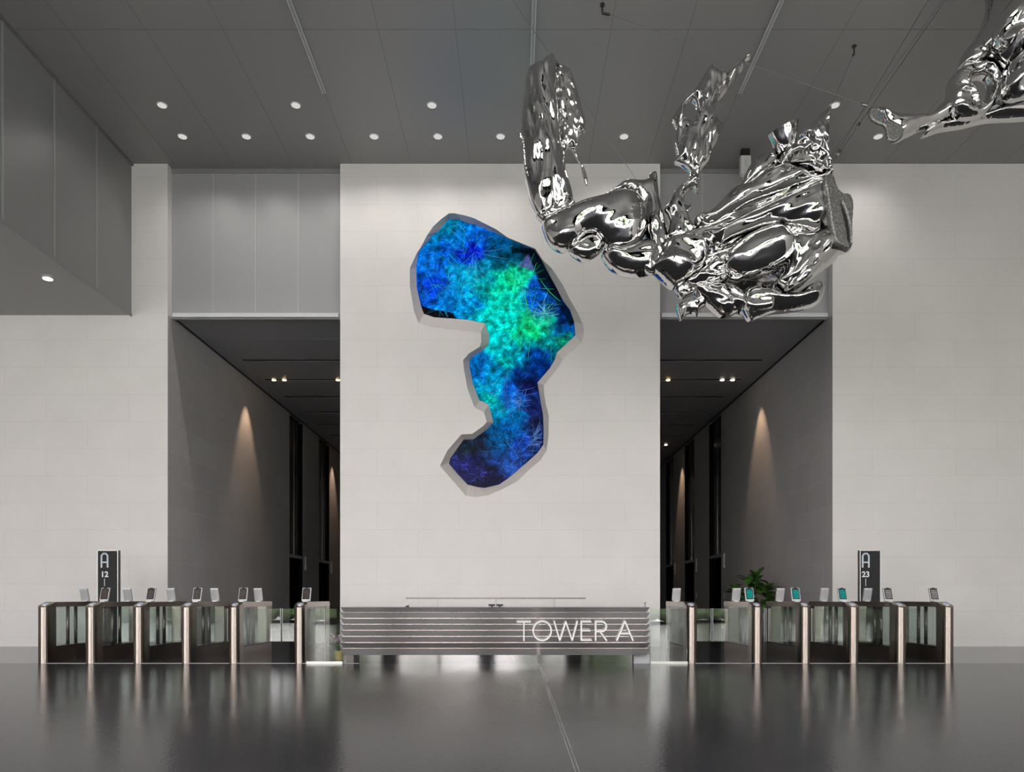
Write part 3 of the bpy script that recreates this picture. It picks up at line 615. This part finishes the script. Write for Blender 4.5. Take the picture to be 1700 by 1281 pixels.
sculpt_part('slender_figure', [
    D(lp=fig, Y=11.0, R=17, T=.16, amp=.10, seed=28, ang=1.75, fr=9, aniso=4, step=1.7, holes=[[(1141,172),(1150,169),(1156,180),(1155,194),(1149,206),(1141,201),(1136,193),(1135,182)]]),
    D(lp=[(1145,284),(1161,284),(1160,300),(1158,322),(1151,314),(1143,318),(1136,328),(1138,340),(1149,344),(1143,356),(1150,374),(1172,392),(1164,404),(1120,404),(1104,396),(1108,385),(1110,365),(1102,348),(1108,340),(1118,320),(1130,308),(1142,300)], Y=11.0, R=14, T=.16, amp=.05, seed=29, ang=1.3, fr=9, aniso=2, step=1.7)], M['chrome'], s1)

s2 = thing('chrome_sculpture', 'dark-toned crumpled chrome sculpture cut off by the upper right corner, with long pointed tail', 'sculpture', (6.5, 10.5, 7.9))
sculpt_part('trunk', [
    D(lp=[(1652,-60),(1644,0),(1636,30),(1624,54),(1608,78),(1600,90),(1604,112),(1625,114),(1645,122),(1654,145),(1652,168),(1680,174),(1720,170),(1760,150),(1775,60),(1760,-60)], Y=10.5, R=60, T=.55, amp=.16, seed=31, ang=-.9, fr=22, aniso=3),
    D(lp=[(1592,113),(1597,98),(1608,82),(1624,74),(1636,84),(1640,98),(1630,108),(1612,114)], Y=10.35, R=16, T=.17, amp=.05, seed=32, ang=-.4, fr=9),
    D(lp=[(1660,150),(1668,115),(1680,90),(1705,50),(1730,60),(1730,150),(1700,165),(1675,165)], Y=10.1, R=24, T=.24, amp=.12, seed=33, ang=-.9, fr=12),
    D(lp=[(1650,60),(1665,20),(1690,-10),(1720,-20),(1715,30),(1690,60),(1668,85)], Y=10.0, R=18, T=.2, amp=.1, seed=34, ang=-.9, fr=9, aniso=4)], M['chrome'], s2)
sculpt_part('loop', [D(lp=[(1572,150),(1574,136),(1584,122),(1600,112),(1625,109),(1646,115),(1654,138),(1652,163),(1645,180),(1625,196),(1592,199),(1574,186),(1571,168)], Y=10.4, R=14, T=.18, amp=.07, seed=35, fr=10, step=1.8,
    holes=[[(1606,141),(1620,131),(1634,130),(1641,140),(1639,156),(1630,177),(1622,170),(1614,155)]])], M['chrome'], s2)
sculpt_part('tail', [
    D(lp=[(1456,180),(1475,188),(1500,193),(1530,193),(1546,188),(1560,174),(1573,163),(1590,170),(1590,190),(1566,203),(1532,215),(1506,228),(1486,236),(1478,222),(1464,202)], Y=10.5, R=18, T=.17, amp=.05, seed=36, ang=-.3, fr=12, aniso=4),
    D(lp=[(1530,228),(1541,210),(1575,203),(1618,195),(1658,178),(1705,168),(1770,165),(1770,192),(1690,200),(1640,203),(1600,212),(1562,218)], Y=10.55, R=18, T=.18, amp=.02, seed=37, ang=-.15, fr=20, aniso=5)], M['chrome'], s2)
sculpt_part('cut_face', [D(lp=[(1443,181),(1450,178),(1457,182),(1463,195),(1474,202),(1490,205),(1499,213),(1497,228),(1485,237),(1475,236),(1470,226),(1468,213),(1455,207),(1445,200),(1441,190)], Y=10.36, R=3, T=.03, amp=0, flat=True)], M['cast'], s2)

# suspension cables
def cable(a, b, lab, hook=True, turn=()):
    t_ = thing('suspension_cable', lab, 'cable', a, 'steel cables holding the chrome sculptures')
    a = Vector(a); b = Vector(b); d = b-a
    MB().tube([(0, 0, 0), d], .0035, 6).build('wire', M['cable'], t_)
    if hook:
        MB().tube([(0, 0, CZ-a.z), (0, 0, -.02)], .012, 8).lathe((0, 0, CZ-a.z-.02), [(.04, 0), (.04, .02)], 12).tube([(0, 0, -.02), d.normalized()*.14], .02, 8).build('ceiling_hook', M['dark_metal'], t_)
    for s in turn:
        p = d*s; q = d.normalized()
        MB().tube([p-q*.06, p-q*.03, p+q*.03, p+q*.06], [.01, .024, .024, .01], 8).build('turnbuckle', M['cable'], t_, smooth=True)
def ceilpt(px, py):                        # where a sight line meets the ceiling
    Y = (CZ-.12-HC)*FPX/(CY-py); return PX(px, py, Y)
cable(ceilpt(833, -26), PX(1062, 306, 11.1), 'thin cable running diagonally from the ceiling behind the chrome arm to its forearm')
cable(ceilpt(1000, 20), PX(1472, 187, 10.45), 'long thin cable sloping from the ceiling to the tail of the corner sculpture', turn=(.93, .97))
cable(ceilpt(1418, 88), PX(1377, 182, 10.85), 'short cable from a ceiling hook above the sculpture crown')
cable(ceilpt(1578, -12), PX(1361, 300, 10.6), 'right-hand of two cables sloping down to the cut face of the large sculpture', turn=(.72, .86))
cable(ceilpt(1548, -12), PX(1372, 284, 10.7), 'left-hand of two cables sloping down to the cut face of the large sculpture', turn=(.9,))

# ------------------------------------------------------------------ lamps
def disc(c, r, dz, n=28): return MB().lathe(c, [(r, -dz), (r, 0)], n)
def downlight(x, y, z, lab, mat, grp, lit=0):
    t_ = thing('ceiling_downlight', lab, 'downlight', (x, y, z), grp)
    MB().lathe((0, 0, -.012), [(.088, 0), (.098, .004), (.1, .012)], 28).build('rim', M['white_plastic'], t_)
    MB().lathe((0, 0, -.016), [(.084, 0), (.084, .004)], 28).build('diffuser', mat, t_)
    if lit:
        d = bpy.data.lights.new('downlight_beam', 'SPOT'); d.energy = lit; d.color = (1, .95, .9); d.spot_size = math.radians(150); d.spot_blend = 1; d.shadow_soft_size = .08
        l_ = bpy.data.objects.new('downlight_beam', d); COL.objects.link(l_); l_.parent = t_; l_.location = (0, 0, -.05)
nm = ['first', 'second', 'third', 'fourth', 'fifth', 'sixth', 'seventh', 'eighth', 'ninth', 'tenth', 'eleventh', 'twelfth']
row1 = [269, 491, 717, 1386]
for i, px in enumerate(row1):
    p = ceilpt(px, 174); Y = 14.08
    downlight((px-CX)/FPX*Y, Y, CZ, 'round white ceiling downlight, %s from left in the row farther from the wall' % nm[i], M['lamp_soft'], 'downlights in the main ceiling')
row2 = [303, 409, 515, 621, 727, 831, 1036, 1458]
for i, px in enumerate(row2):
    Y = 15.04
    downlight((px-CX)/FPX*Y, Y, CZ, 'round white ceiling downlight, %s from left in the row nearest the wall' % nm[i], M['lamp_soft'], 'downlights in the main ceiling', 42)
downlight(-9.14, 14.14, BZ, 'bright lit round downlight in the low soffit at far left', M['lamp_bright'], None)
for lab, x, yend in (('left of the artwork', -3.62, 13.72), ('above the chrome arm', .31, 13.7), ('behind the slender chrome figure', 4.27, 13.72)):
    t_ = thing('ceiling_light_track', 'long slim pale twin-line light track on the ceiling %s' % lab, 'light track', (x, yend, CZ), 'ceiling light tracks')
    MB().box(-.035, .035, -6, 0, -.03, 0).build('housing', M['panel'], t_)
    MB().box(-.035, -.022, -6, 0, -.036, -.03).box(.022, .035, -6, 0, -.036, -.03).build('edge_strip', M['ledge'], t_)
# ceiling box
p = PX(1237, 262, 15.5)
t_ = thing('ceiling_camera_box', 'small white electrical box hanging under the ceiling left of the sculpture crown', 'camera', (p.x, 15.5, CZ))
MB().box(-.11, .11, -.06, .06, -.55, -.15).build('case', M['white_plastic'], t_, bevel=.01)
MB().box(-.09, .09, -.05, .05, -.15, 0).build('case_shadow', M['black'], t_)  # black block: the shadow above the case, put in as colour
MB().box(-.03, .03, -.066, -.06, -.38, -.24).build('cover', M['silver_plastic'], t_)
MB().tube([(-.03, 0, -.55), (-.03, 0, -.9)], .02, 8).build('stem', M['white_plastic'], t_)

slotY = [19.17, 20.9, 22.7, 24.6, 26.4, 28.2, 29.9]
for side, xa, xb, sg in (('left', -7.22, -4.4, -1), ('right', 3.7, 6.54, 1)):
    for i, y in enumerate(slotY):
        t_ = thing('ceiling_slot_light', 'recessed linear light slot in the dark ceiling of the %s corridor, %s from the lobby' % (side, nm[i]), 'light slot', ((xa+xb)/2, y, CORZ), 'light slots in the corridor ceilings')
        hw = (xb-xa)/2
        MB().box(-hw, hw, -.05, .05, -.012, 0).build('slot', M['black'], t_)
        MB().box(-hw, hw, .05, .075, -.02, 0).build('edge_strip', M['panel'], t_)
        if i in (1, 6):
            xs = [hw*sg-sg*.25, hw*sg-sg*.55, -hw*sg*.1-sg*.55] if i == 1 else [hw*sg-sg*.3]
            for j, xx in enumerate(xs):
                MB().lathe((xx, 0, -.03), [(.05, 0), (.06, .02)], 14).build('spot_lens', M['lamp_warm'] if sg < 0 or j == 2 else M['lamp_white'], t_)
            d = bpy.data.lights.new('wall_spot', 'SPOT'); d.energy = 125 if i == 1 else 110; d.color = (1, .66, .42); d.spot_size = math.radians(52); d.spot_blend = .7; d.shadow_soft_size = .03
            l_ = bpy.data.objects.new('wall_spot', d); COL.objects.link(l_); l_.parent = t_; l_.location = (hw*sg+sg*.0, -.25 if i == 1 else .5, -.06)
            l_.rotation_euler = (0, math.radians(-sg*6), 0)

# ------------------------------------------------------------------ reception desk
DY = 11.8
desk = thing('reception_desk', 'long low reception desk clad in horizontal brushed steel louvres, below the artwork', 'desk', (-.33, 12.3, 0))
x0, x1 = (565-CX)/FPX*DY, (1079-CX)/FPX*DY
ys = [1007.5, 1016.3, 1026.4, 1036.2, 1046.2, 1056.4, 1066.6, 1076, 1087]
zs = [HC+(CY-y)/FPX*DY for y in ys]
for k in range(8):
    zt, zb = zs[k], zs[k+1]; ins = .055; DB = 13.0
    v = [(x0, DY, zt), (x1, DY, zt), (x1, DB, zt), (x0, DB, zt), (x0+ins, DY+.020, zb), (x1-ins, DY+.020, zb), (x1-ins, DB, zb), (x0+ins, DB, zb)]
    o = MB().add(v, [(0, 1, 2, 3), (4, 7, 6, 5), (0, 4, 5, 1), (1, 5, 6, 2), (2, 6, 7, 3), (3, 7, 4, 0)]).build('louvre', M['steel_h'], desk); off(o)
off(MB().box(-2.58, 1.95, 12.0, 12.9, 0, zs[8]).build('plinth', M['mirror'], desk))
off(MB().box(-2.82, -2.70, 12.1, 12.9, 0, zs[8]).build('foot', M['dark_metal'], desk))
off(MB().box(1.97, 2.235, 12.0, 12.9, 0, .16).build('foot', M['panel'], desk))
# raised letters TOWER A
s_ = 5.0; LY = 11.77
def LP(x, y): p = PX(820+x/s_, 960+y/s_, LY); return (p.x, p.z)
LW = 11/s_*LY/FPX
def letter(segs):
    m_ = MB()
    for a, b in segs:
        pa, pb = Vector(LP(*a)), Vector(LP(*b)); m_.stroke(pa, pb, LW, LY-.012, LY+.02)
    off(m_.build('letter', M['letter'], desk, label='raised white letter'))
letter([((190, 360), (307, 360)), ((249, 356), (249, 517))])
el = [(401+75*math.cos(t), 435+79*math.sin(t)) for t in [k*2*math.pi/48 for k in range(49)]]
letter(list(zip(el[:-1], el[1:])))
letter([((499, 354), (547, 515)), ((547, 515), (597, 360)), ((597, 360), (650, 515)), ((650, 515), (693, 354))])
letter([((726, 355), (726, 516)), ((726, 359), (808, 359)), ((726, 433), (800, 433)), ((726, 511), (812, 511))])
bw = [(892+42*math.sin(t), 399.5-41*math.cos(t)) for t in [k*math.pi/16 for k in range(17)]]
letter([((845, 517), (845, 354)), ((845, 358.5), (893, 358.5)), ((845, 440.5), (893, 440.5)), ((880, 440), (937, 517))]+list(zip(bw[:-1], bw[1:])))
letter([((1020, 517), (1088, 354)), ((1088, 354), (1156, 517)), ((1043, 458), (1132, 458))])

# things behind the desk
t_ = thing('linear_desk_lamp', 'long thin dark metal linear lamp held on slim rods above the desk', 'lamp', (-.3, 12.6, zs[0]))
lx0, lx1 = (674-CX)/FPX*12.6, (972-CX)/FPX*12.6; lz = HC-4.8/FPX*12.6
off(MB().box(lx0, lx1, 12.57, 12.63, lz-.012, lz+.014).build('bar', M['dark_metal'], t_))
for px in (726, 823.5, 920):
    x = (px-CX)/FPX*12.6; off(MB().tube([(x, 12.6, zs[0]), (x, 12.6, lz)], .006, 8).build('rod', M['cable'], t_))
for i, px in enumerate((816.5, 829.7)):
    x = (px-CX)/FPX*12.4
    t_ = thing('computer_monitor', 'black monitor edge just showing over the desk top, %s of two' % ('left' if i == 0 else 'right'), 'monitor', (x, 12.4, zs[0]), 'monitors behind the desk')
    MB().box(-.058, .058, -.015, .015, .012, .042).build('display', M['black'], t_, bevel=.003)
    MB().box(-.02, .02, -.01, .01, 0, .012).build('stand', M['black'], t_)
p = PX(1071, 1004, 12.2)
t_ = thing('desk_hook_lamp', 'tiny dark curled wire fitting on the right end of the desk top', 'fitting', (p.x, 12.2, zs[0]))
MB().tube([(0, 0, 0), (0, 0, .05), (.02, 0, .075), (-.02, 0, .06)], .006, 8).build('wire', M['dark_metal'], t_)
p = PX(676.5, 1005, 12.2)
tag(MB().prism([(p.x-.05, zs[0]), (p.x+.02, zs[0]+.03), (p.x+.02, zs[0])], 'y', 12.15, 12.25).build('paper_wedge', M['sign_face']), 'small dark wedge-shaped card standing on the left part of the desk top', 'card')

# glass side screens
for lab, xa, xb in (('left end of the desk to the nearest gate', -3.46, -2.86), ('right end of the desk to the nearest gate', 2.25, 2.86)):
    t_ = thing('glass_balustrade', 'clear glass screen joining the %s' % lab, 'glass screen', ((xa+xb)/2, 12.0, 0))
    h = (xb-xa)/2
    MB().box(-h, h, -.006, .006, .02, .91).build('pane', M['glass'], t_)
    MB().box(-h, h, -.02, .02, 0, .035).build('channel', M['aluminium'], t_)
    MB().box(-.002, .002, -.008, .008, .035, .91).build('pane_joint', M['seam_light'], t_)

# ------------------------------------------------------------------ gates
def screen_mat(name, base, line, s):
    m = bpy.data.materials.new(name); m.use_nodes = True; t = m.node_tree; t.nodes.clear()
    o = N(t, 'ShaderNodeOutputMaterial'); e = N(t, 'ShaderNodeEmission'); e.inputs['Strength'].default_value = s
    tc, cb = coords(t, 'XZ'); br = N(t, 'ShaderNodeTexBrick'); br.inputs['Color1'].default_value = base; br.inputs['Color2'].default_value = tuple(c*.65 for c in base[:3])+(1,)
    br.inputs['Mortar'].default_value = line; br.inputs['Scale'].default_value = 1; br.inputs['Brick Width'].default_value = .05; br.inputs['Row Height'].default_value = .03; br.inputs['Mortar Size'].default_value = .004
    t.links.new(cb.outputs[0], br.inputs['Vector']); t.links.new(br.outputs[0], e.inputs['Color'])
    g = N(t, 'ShaderNodeBsdfGlossy'); g.inputs['Roughness'].default_value = .05; g.inputs['Color'].default_value = (.05, .05, .05, 1)
    a = N(t, 'ShaderNodeAddShader'); t.links.new(e.outputs[0], a.inputs[0]); t.links.new(g.outputs[0], a.inputs[1]); t.links.new(a.outputs[0], o.inputs['Surface']); return m
M['scr_teal'] = screen_mat('teal_screen', srgb(20, 165, 160), srgb(10, 60, 62), .5)
M['scr_grey'] = screen_mat('pale_grid_screen', srgb(175, 168, 165), srgb(30, 30, 32), .42)
M['scr_dark'] = screen_mat('dim_keypad_screen', srgb(95, 85, 80), srgb(45, 38, 36), .5)
HW = .09; G0, G1 = 12.0, 13.7
def rot_x(vs, a, c):
    out = []
    for v in vs:
        y, z = v[1]-c[1], v[2]-c[2]; out.append(Vector((v[0], c[1]+y*math.cos(a)-z*math.sin(a), c[2]+y*math.sin(a)+z*math.cos(a))))
    return out
def terminal(gate, y, facing, smat, yaw=0):
    """face reader on the rail; facing -1 looks at the lobby, +1 at the lifts"""
    z0 = 1.02; tl = math.radians(17)*(1 if facing > 0 else -1)
    base = MB().box(-.045, .045, -.05, .05, z0, z0+.012).tube([(0, 0, z0), (0, -.012*facing, z0+.04)], .018, 10)
    body = MB().box(-.075, .075, -.016, .016, z0+.015, z0+.25)
    body.v = rot_x(body.v, tl, (0, 0, z0+.015))
    t_ = body.build('face_terminal', M['silver_plastic'], gate, bevel=.006)
    t_.location = (0, y-12.0, 0)
    o = base.build('terminal_foot', M['silver_plastic'], t_, bevel=.003)
    f = facing*.0165
    sc = MB().box(-.062, .062, min(f, f+facing*.002), max(f, f+facing*.002), z0+.04, z0+.235); sc.v = rot_x(sc.v, tl, (0, 0, z0+.015))
    sc.build('bezel', M['black'], t_)
    f2 = facing*.019
    sc = MB().box(-.052, .052, min(f2, f2+facing*.002), max(f2, f2+facing*.002), z0+.05, z0+.215); sc.v = rot_x(sc.v, tl, (0, 0, z0+.015))
    sc.build('screen', smat, t_)
    if facing > 0:
        b = MB().box(-.05, -.01, -.018, -.016, z0+.225, z0+.235).box(.02, .05, -.018, -.016, z0+.225, z0+.235); b.v = rot_x(b.v, tl, (0, 0, z0+.015))
        b.build('sensor_slot', M['sign_white'], t_)
    else:
        b = MB().box(-.025, .025, -.022, -.016, z0+.225, z0+.246); b.v = rot_x(b.v, tl, (0, 0, z0+.015)); b.build('camera_bar', M['black'], t_)
def gate(xc, lab, scr, back, lw, rw, grp):
    g = thing('speed_gate', lab, 'gate', (xc, 12.0, 0), grp)
    # rounded front post with sloped top
    pl = [(-HW, .26)]+[(-HW*math.cos(a), HW-HW*math.sin(a)) for a in [k*math.pi/16 for k in range(17)]]+[(HW, .26)]
    n = len(pl); zt = lambda y: .93+min(y, .22)/.22*.09
    v = [(x, y, 0) for x, y in pl]+[(x, y, zt(y)) for x, y in pl]
    mesh = MB().add(v, [(i, (i+1) % n, n+(i+1) % n, n+i) for i in range(n-1)]).add(v, [tuple(range(n))[::-1]]).add(v[n:], [tuple(range(n))])
    o = mesh.build('front_post', M['steel_v'], g)
    for pgn in o.data.polygons: pgn.use_smooth = abs(pgn.normal.z) < .3
    d = MB().lathe((0, 0, 0), [(.055, 0), (.052, .006)], 24); d.v = [Vector((q.x, q.y*1.1, q.z)) for q in d.v]; d.v = rot_x(d.v, math.atan2(.09, .22), (0, 0, 0)); d.v = [q+Vector((0, .115, .979)) for q in d.v]
    rd = d.build('card_reader', M['silver_plastic'], g)
    d = MB().lathe((0, 0, .006), [(.035, 0), (.034, .002)], 20); d.v = rot_x(d.v, math.atan2(.09, .22), (0, 0, 0)); d.v = [q+Vector((0, .115, .979)) for q in d.v]
    d.build('reader_symbol', new_once('reader_blue', (.45, .5, .68, 1)), rd)
    MB().prism([(.26, .935), (1.70, .935), (1.70, .99), (1.67, 1.02), (.26, 1.02)], 'x', -HW, HW).build('top_rail', M['steel_y'], g)
    MB().box(-.08, .08, .26, 1.70, 0, .255).build('lower_panel', M['steel_dark'], g)
    MB().box(-HW, HW, .26, 1.70, .255, .27).build('sill', M['dark_metal'], g)
    MB().box(-.085, .085, 1.42, 1.70, .27, .935).build('rear_post', M['steel_v'], g)
    for s in (-1, 1): MB().box(min(s*.074, s*.082), max(s*.074, s*.082), .26, 1.42, .27, .935).build('side_glass', M['glass'], g)
    for y in (.72, .95): MB().tube([(0, y, .27), (0, y, .935)], .028, 14).build('pole', M['steel_v'], g, smooth=True)
    for s, w in ((-1, lw), (1, rw)):
        if w:
            a, b = sorted((s*.085, s*(HW+w)))
            MB().box(a, b, .83, .842, .31, .90).build('wing', M['glass'], g, bevel=.004)
            e_ = s*(HW+w); c0, c1 = sorted((e_, e_-s*.006))
            MB().box(c0, c1, .828, .844, .31, .90).build('wing_edge', M['ledge'], g)
    if scr: terminal(g, 12.45, -1, scr)
    if back: terminal(g, 13.25, 1, M['scr_teal'])
    return g
_c = {}
def new_once(n, c):
    if n not in _c: _c[n] = painted(n, c, .4)
    return _c[n]
LG = [(68-855)/100-.0, (147-855)/100, (226.5-855)/100, (306.5-855)/100, (385.7-855)/100, (495-855)/100]
RG = [(1150-855)/100, (1259.5-855)/100, (1339.5-855)/100, (1420-855)/100, (1499-855)/100, (1578-855)/100]
LLAB = ['brushed steel entrance gate, outermost left, with an amber-toned post top',
        'brushed steel entrance gate in front of the A 12 sign, second from the left end',
        'brushed steel entrance gate, third from the left end of the left row',
        'brushed steel entrance gate, fourth from the left end, in front of the left corridor mouth',
        'brushed steel entrance gate bounding the wide lane on its left side, left of the desk',
        'brushed steel entrance gate joined by glass to the left end of the desk']
RLAB = ['brushed steel entrance gate joined by glass to the right end of the desk',
        'brushed steel entrance gate in front of the large potted plant, bounding the wide right lane',
        'brushed steel entrance gate with teal screen just right of the potted plant',
        'brushed steel entrance gate with teal screen just left of the A 23 sign',
        'brushed steel entrance gate with pale grid screen just right of the A 23 sign',
        'brushed steel entrance gate, outermost in the right row, with a pale grid screen']
for i, x in enumerate(LG):
    gl_ = (x-LG[i-1])/2-HW-.012 if i > 0 else 0; gr_ = (LG[i+1]-x)/2-HW-.012 if i < 5 else 0
    gate(x, LLAB[i], M['scr_dark'] if i > 0 else None, i < 5, gl_ if i else 0, gr_, 'entrance gates left of the desk')
for i, x in enumerate(RG):
    gl_ = (x-RG[i-1])/2-HW-.012 if i > 0 else 0; gr_ = (RG[i+1]-x)/2-HW-.012 if i < 5 else 0
    gate(x, RLAB[i], (M['scr_teal'] if i < 4 else M['scr_grey']) if i > 0 else None, i < 5, gl_ if i else 0, gr_, 'entrance gates right of the desk')

# ------------------------------------------------------------------ signs
def text_mesh(txt, size, loc, mat, parent):
    cu = bpy.data.curves.new('num', 'FONT'); cu.body = txt; cu.size = size; cu.extrude = .002; cu.align_x = 'CENTER'; cu.offset = .004
    o = bpy.data.objects.new('tmp', cu); COL.objects.link(o); dg = bpy.context.evaluated_depsgraph_get()
    me = bpy.data.meshes.new_from_object(o.evaluated_get(dg)); bpy.data.objects.remove(o)
    me.materials.clear(); me.materials.append(mat)
    r = bpy.data.objects.new('number', me); COL.objects.link(r); r.parent = parent; r.location = loc; r.rotation_euler = (math.pi/2, 0, 0); return r
SY = 14.3
for txt, pxa, pxb, gx_, sg in (('12', 162.5, 195, 173.6, -1), ('23', 1428.5, 1461, 1437.2, 1)):
    xa, xb = (pxa-CX)/FPX*SY, (pxb-CX)/FPX*SY; zt = HC+(CY-914)/FPX*SY
    t_ = thing('sign_totem', 'tall charcoal floor sign marked A and %s standing behind the %s gates' % (txt, 'left' if sg < 0 else 'right'), 'sign', ((xa+xb)/2, SY, 0))
    h = (xb-xa)/2
    MB().box(-h, h, 0, .08, 0, zt).build('panel', M['sign_face'], t_)
    MB().box(-h-.012, -h, -.004, .09, 0, zt+.01).box(h, h+.012, -.004, .09, 0, zt+.01).box(-h, h, -.004, .09, zt, zt+.01).build('frame', M['aluminium'], t_)
    u = SY/FPX; gx = (gx_-CX)*u-(xa+xb)/2
    def Q(dx, y): return (gx+dx*u, HC+(CY-y)*u)
    m_ = MB(); w = 2.7*u
    path = [(-5.1, 941.3), (-5.1, 922), (-2.2, 918.6), (2.2, 918.6), (5.1, 922), (5.1, 941.3)]
    for a, b in zip(path[:-1], path[1:]): 
        pa, pb = Vector(Q(*a)), Vector(Q(*b)); dd = (pb-pa).normalized()*w*.2; m_.stroke(pa-dd, pb+dd, w, -.004, 0)
    m_.stroke(Vector(Q(-5.1, 933)), Vector(Q(5.1, 933)), w*.85, -.005, 0)
    m_.build('letter', M['sign_text'], t_)
    text_mesh(txt, .155, (gx, -.002, HC+(CY-957.3)*u), M['sign_white'], t_)
    MB().box(gx-.005, gx+.005, -.004, 0, HC+(CY-972.5)*u, HC+(CY-960)*u).build('line_mark', M['sign_white'], t_)

# ------------------------------------------------------------------ plants
def leaf(mb, base, d, L, w, droop):
    d = d.normalized(); side = d.cross(Vector((0, 0, 1)));
    side = side.normalized() if side.length > .05 else Vector((1, 0, 0)); up = side.cross(d)
    vs = []; n = 6
    for i in range(n+1):
        s = i/n; c = base+d*L*s+Vector((0, 0, -droop*L*s*s)); ww = w*math.sin(math.pi*min(1, s*.93+.05))**.8
        vs += [c-side*ww+up*ww*.25, c, c+side*ww+up*ww*.25]
    fs = []
    for i in range(n):
        for j in (0, 1): fs.append((3*i+j, 3*i+j+1, 3*i+4+j, 3*i+3+j))
    mb.add(vs, fs)
random.seed(5)
pc = PX(1246, 1061, 18.4)
pl_ = thing('potted_plant', 'big leafy green plant in a pale pot behind the right gates, against the corridor wall', 'plant', (pc.x+.15, 18.4, 0))
MB().lathe((-.2, 0, 0), [(.15, 0), (.16, .02), (.21, .62), (.20, .64), (.17, .64), (.17, .56)], 24).build('pot', M['pot_white'], pl_, smooth=True)
st = MB(); lf = MB()
heads = [(-.22, 0, 1.55), (.0, -.05, 1.62), (.12, .1, 1.3), (-.5, .05, 1.3), (.28, -.1, 1.1), (.22, -.1, 1.35), (-.3, -.1, 1.1), (.36, -.15, .95), (.05, 0, .95), (-.1, .1, 1.4)]
for hx, hy, hz in heads:
    b0 = Vector((-.2, 0, .6)); e0 = Vector((hx, hy, hz)); st.tube([b0, (b0+e0)/2+Vector((random.uniform(-.05, .05), 0, .05)), e0], [.016, .012, .006], 6)
    for k in range(13):
        a = random.uniform(0, 2*math.pi); el_ = random.uniform(-.1, 1.1)
        leaf(lf, e0+Vector((0, 0, -random.uniform(0, .18))), Vector((math.cos(a), math.sin(a)*.7, el_)), random.uniform(.28, .42), random.uniform(.08, .12), random.uniform(.1, .5))
st.build('stem', M['stem'], pl_); o = lf.build('foliage', M['leaf'], pl_, smooth=True)
pc = PX(565, 1093, 12.7)
po = thing('potted_orchid', 'small pink and white orchid in a straw-gold pot at the left foot of the desk', 'plant', (pc.x-.03, 12.75, 0))
MB().lathe((0, 0, 0), [(.065, 0), (.085, .15), (.075, .15)], 18).build('pot', M['pot_gold'], po)
st = MB(); lf = MB(); fl = MB()
for k in range(16):
    a = random.uniform(0, 6.28); leaf(lf, Vector((0, 0, .14)), Vector((math.cos(a), math.sin(a), random.uniform(.5, 1.6))), random.uniform(.16, .3), .018, .3)
for k in range(4):
    e0 = Vector((-.13+.05*k, random.uniform(-.05, .05), random.uniform(.38, .5))); st.tube([(0, 0, .14), (e0.x*.4, 0, .34), e0], .004, 5)
    for j in range(7):
        c = e0+Vector((random.uniform(-.05, .05), random.uniform(-.03, .03), random.uniform(-.07, .03)))
        for q in range(5):
            a = q*1.256+random.random(); leaf(fl, c, Vector((math.cos(a), -.3, math.sin(a))), .028, .012, 0)
st.build('stem', M['leaf'], po); lf.build('foliage', M['leaf'], po); fl.build('blossom', M['petal'], po)
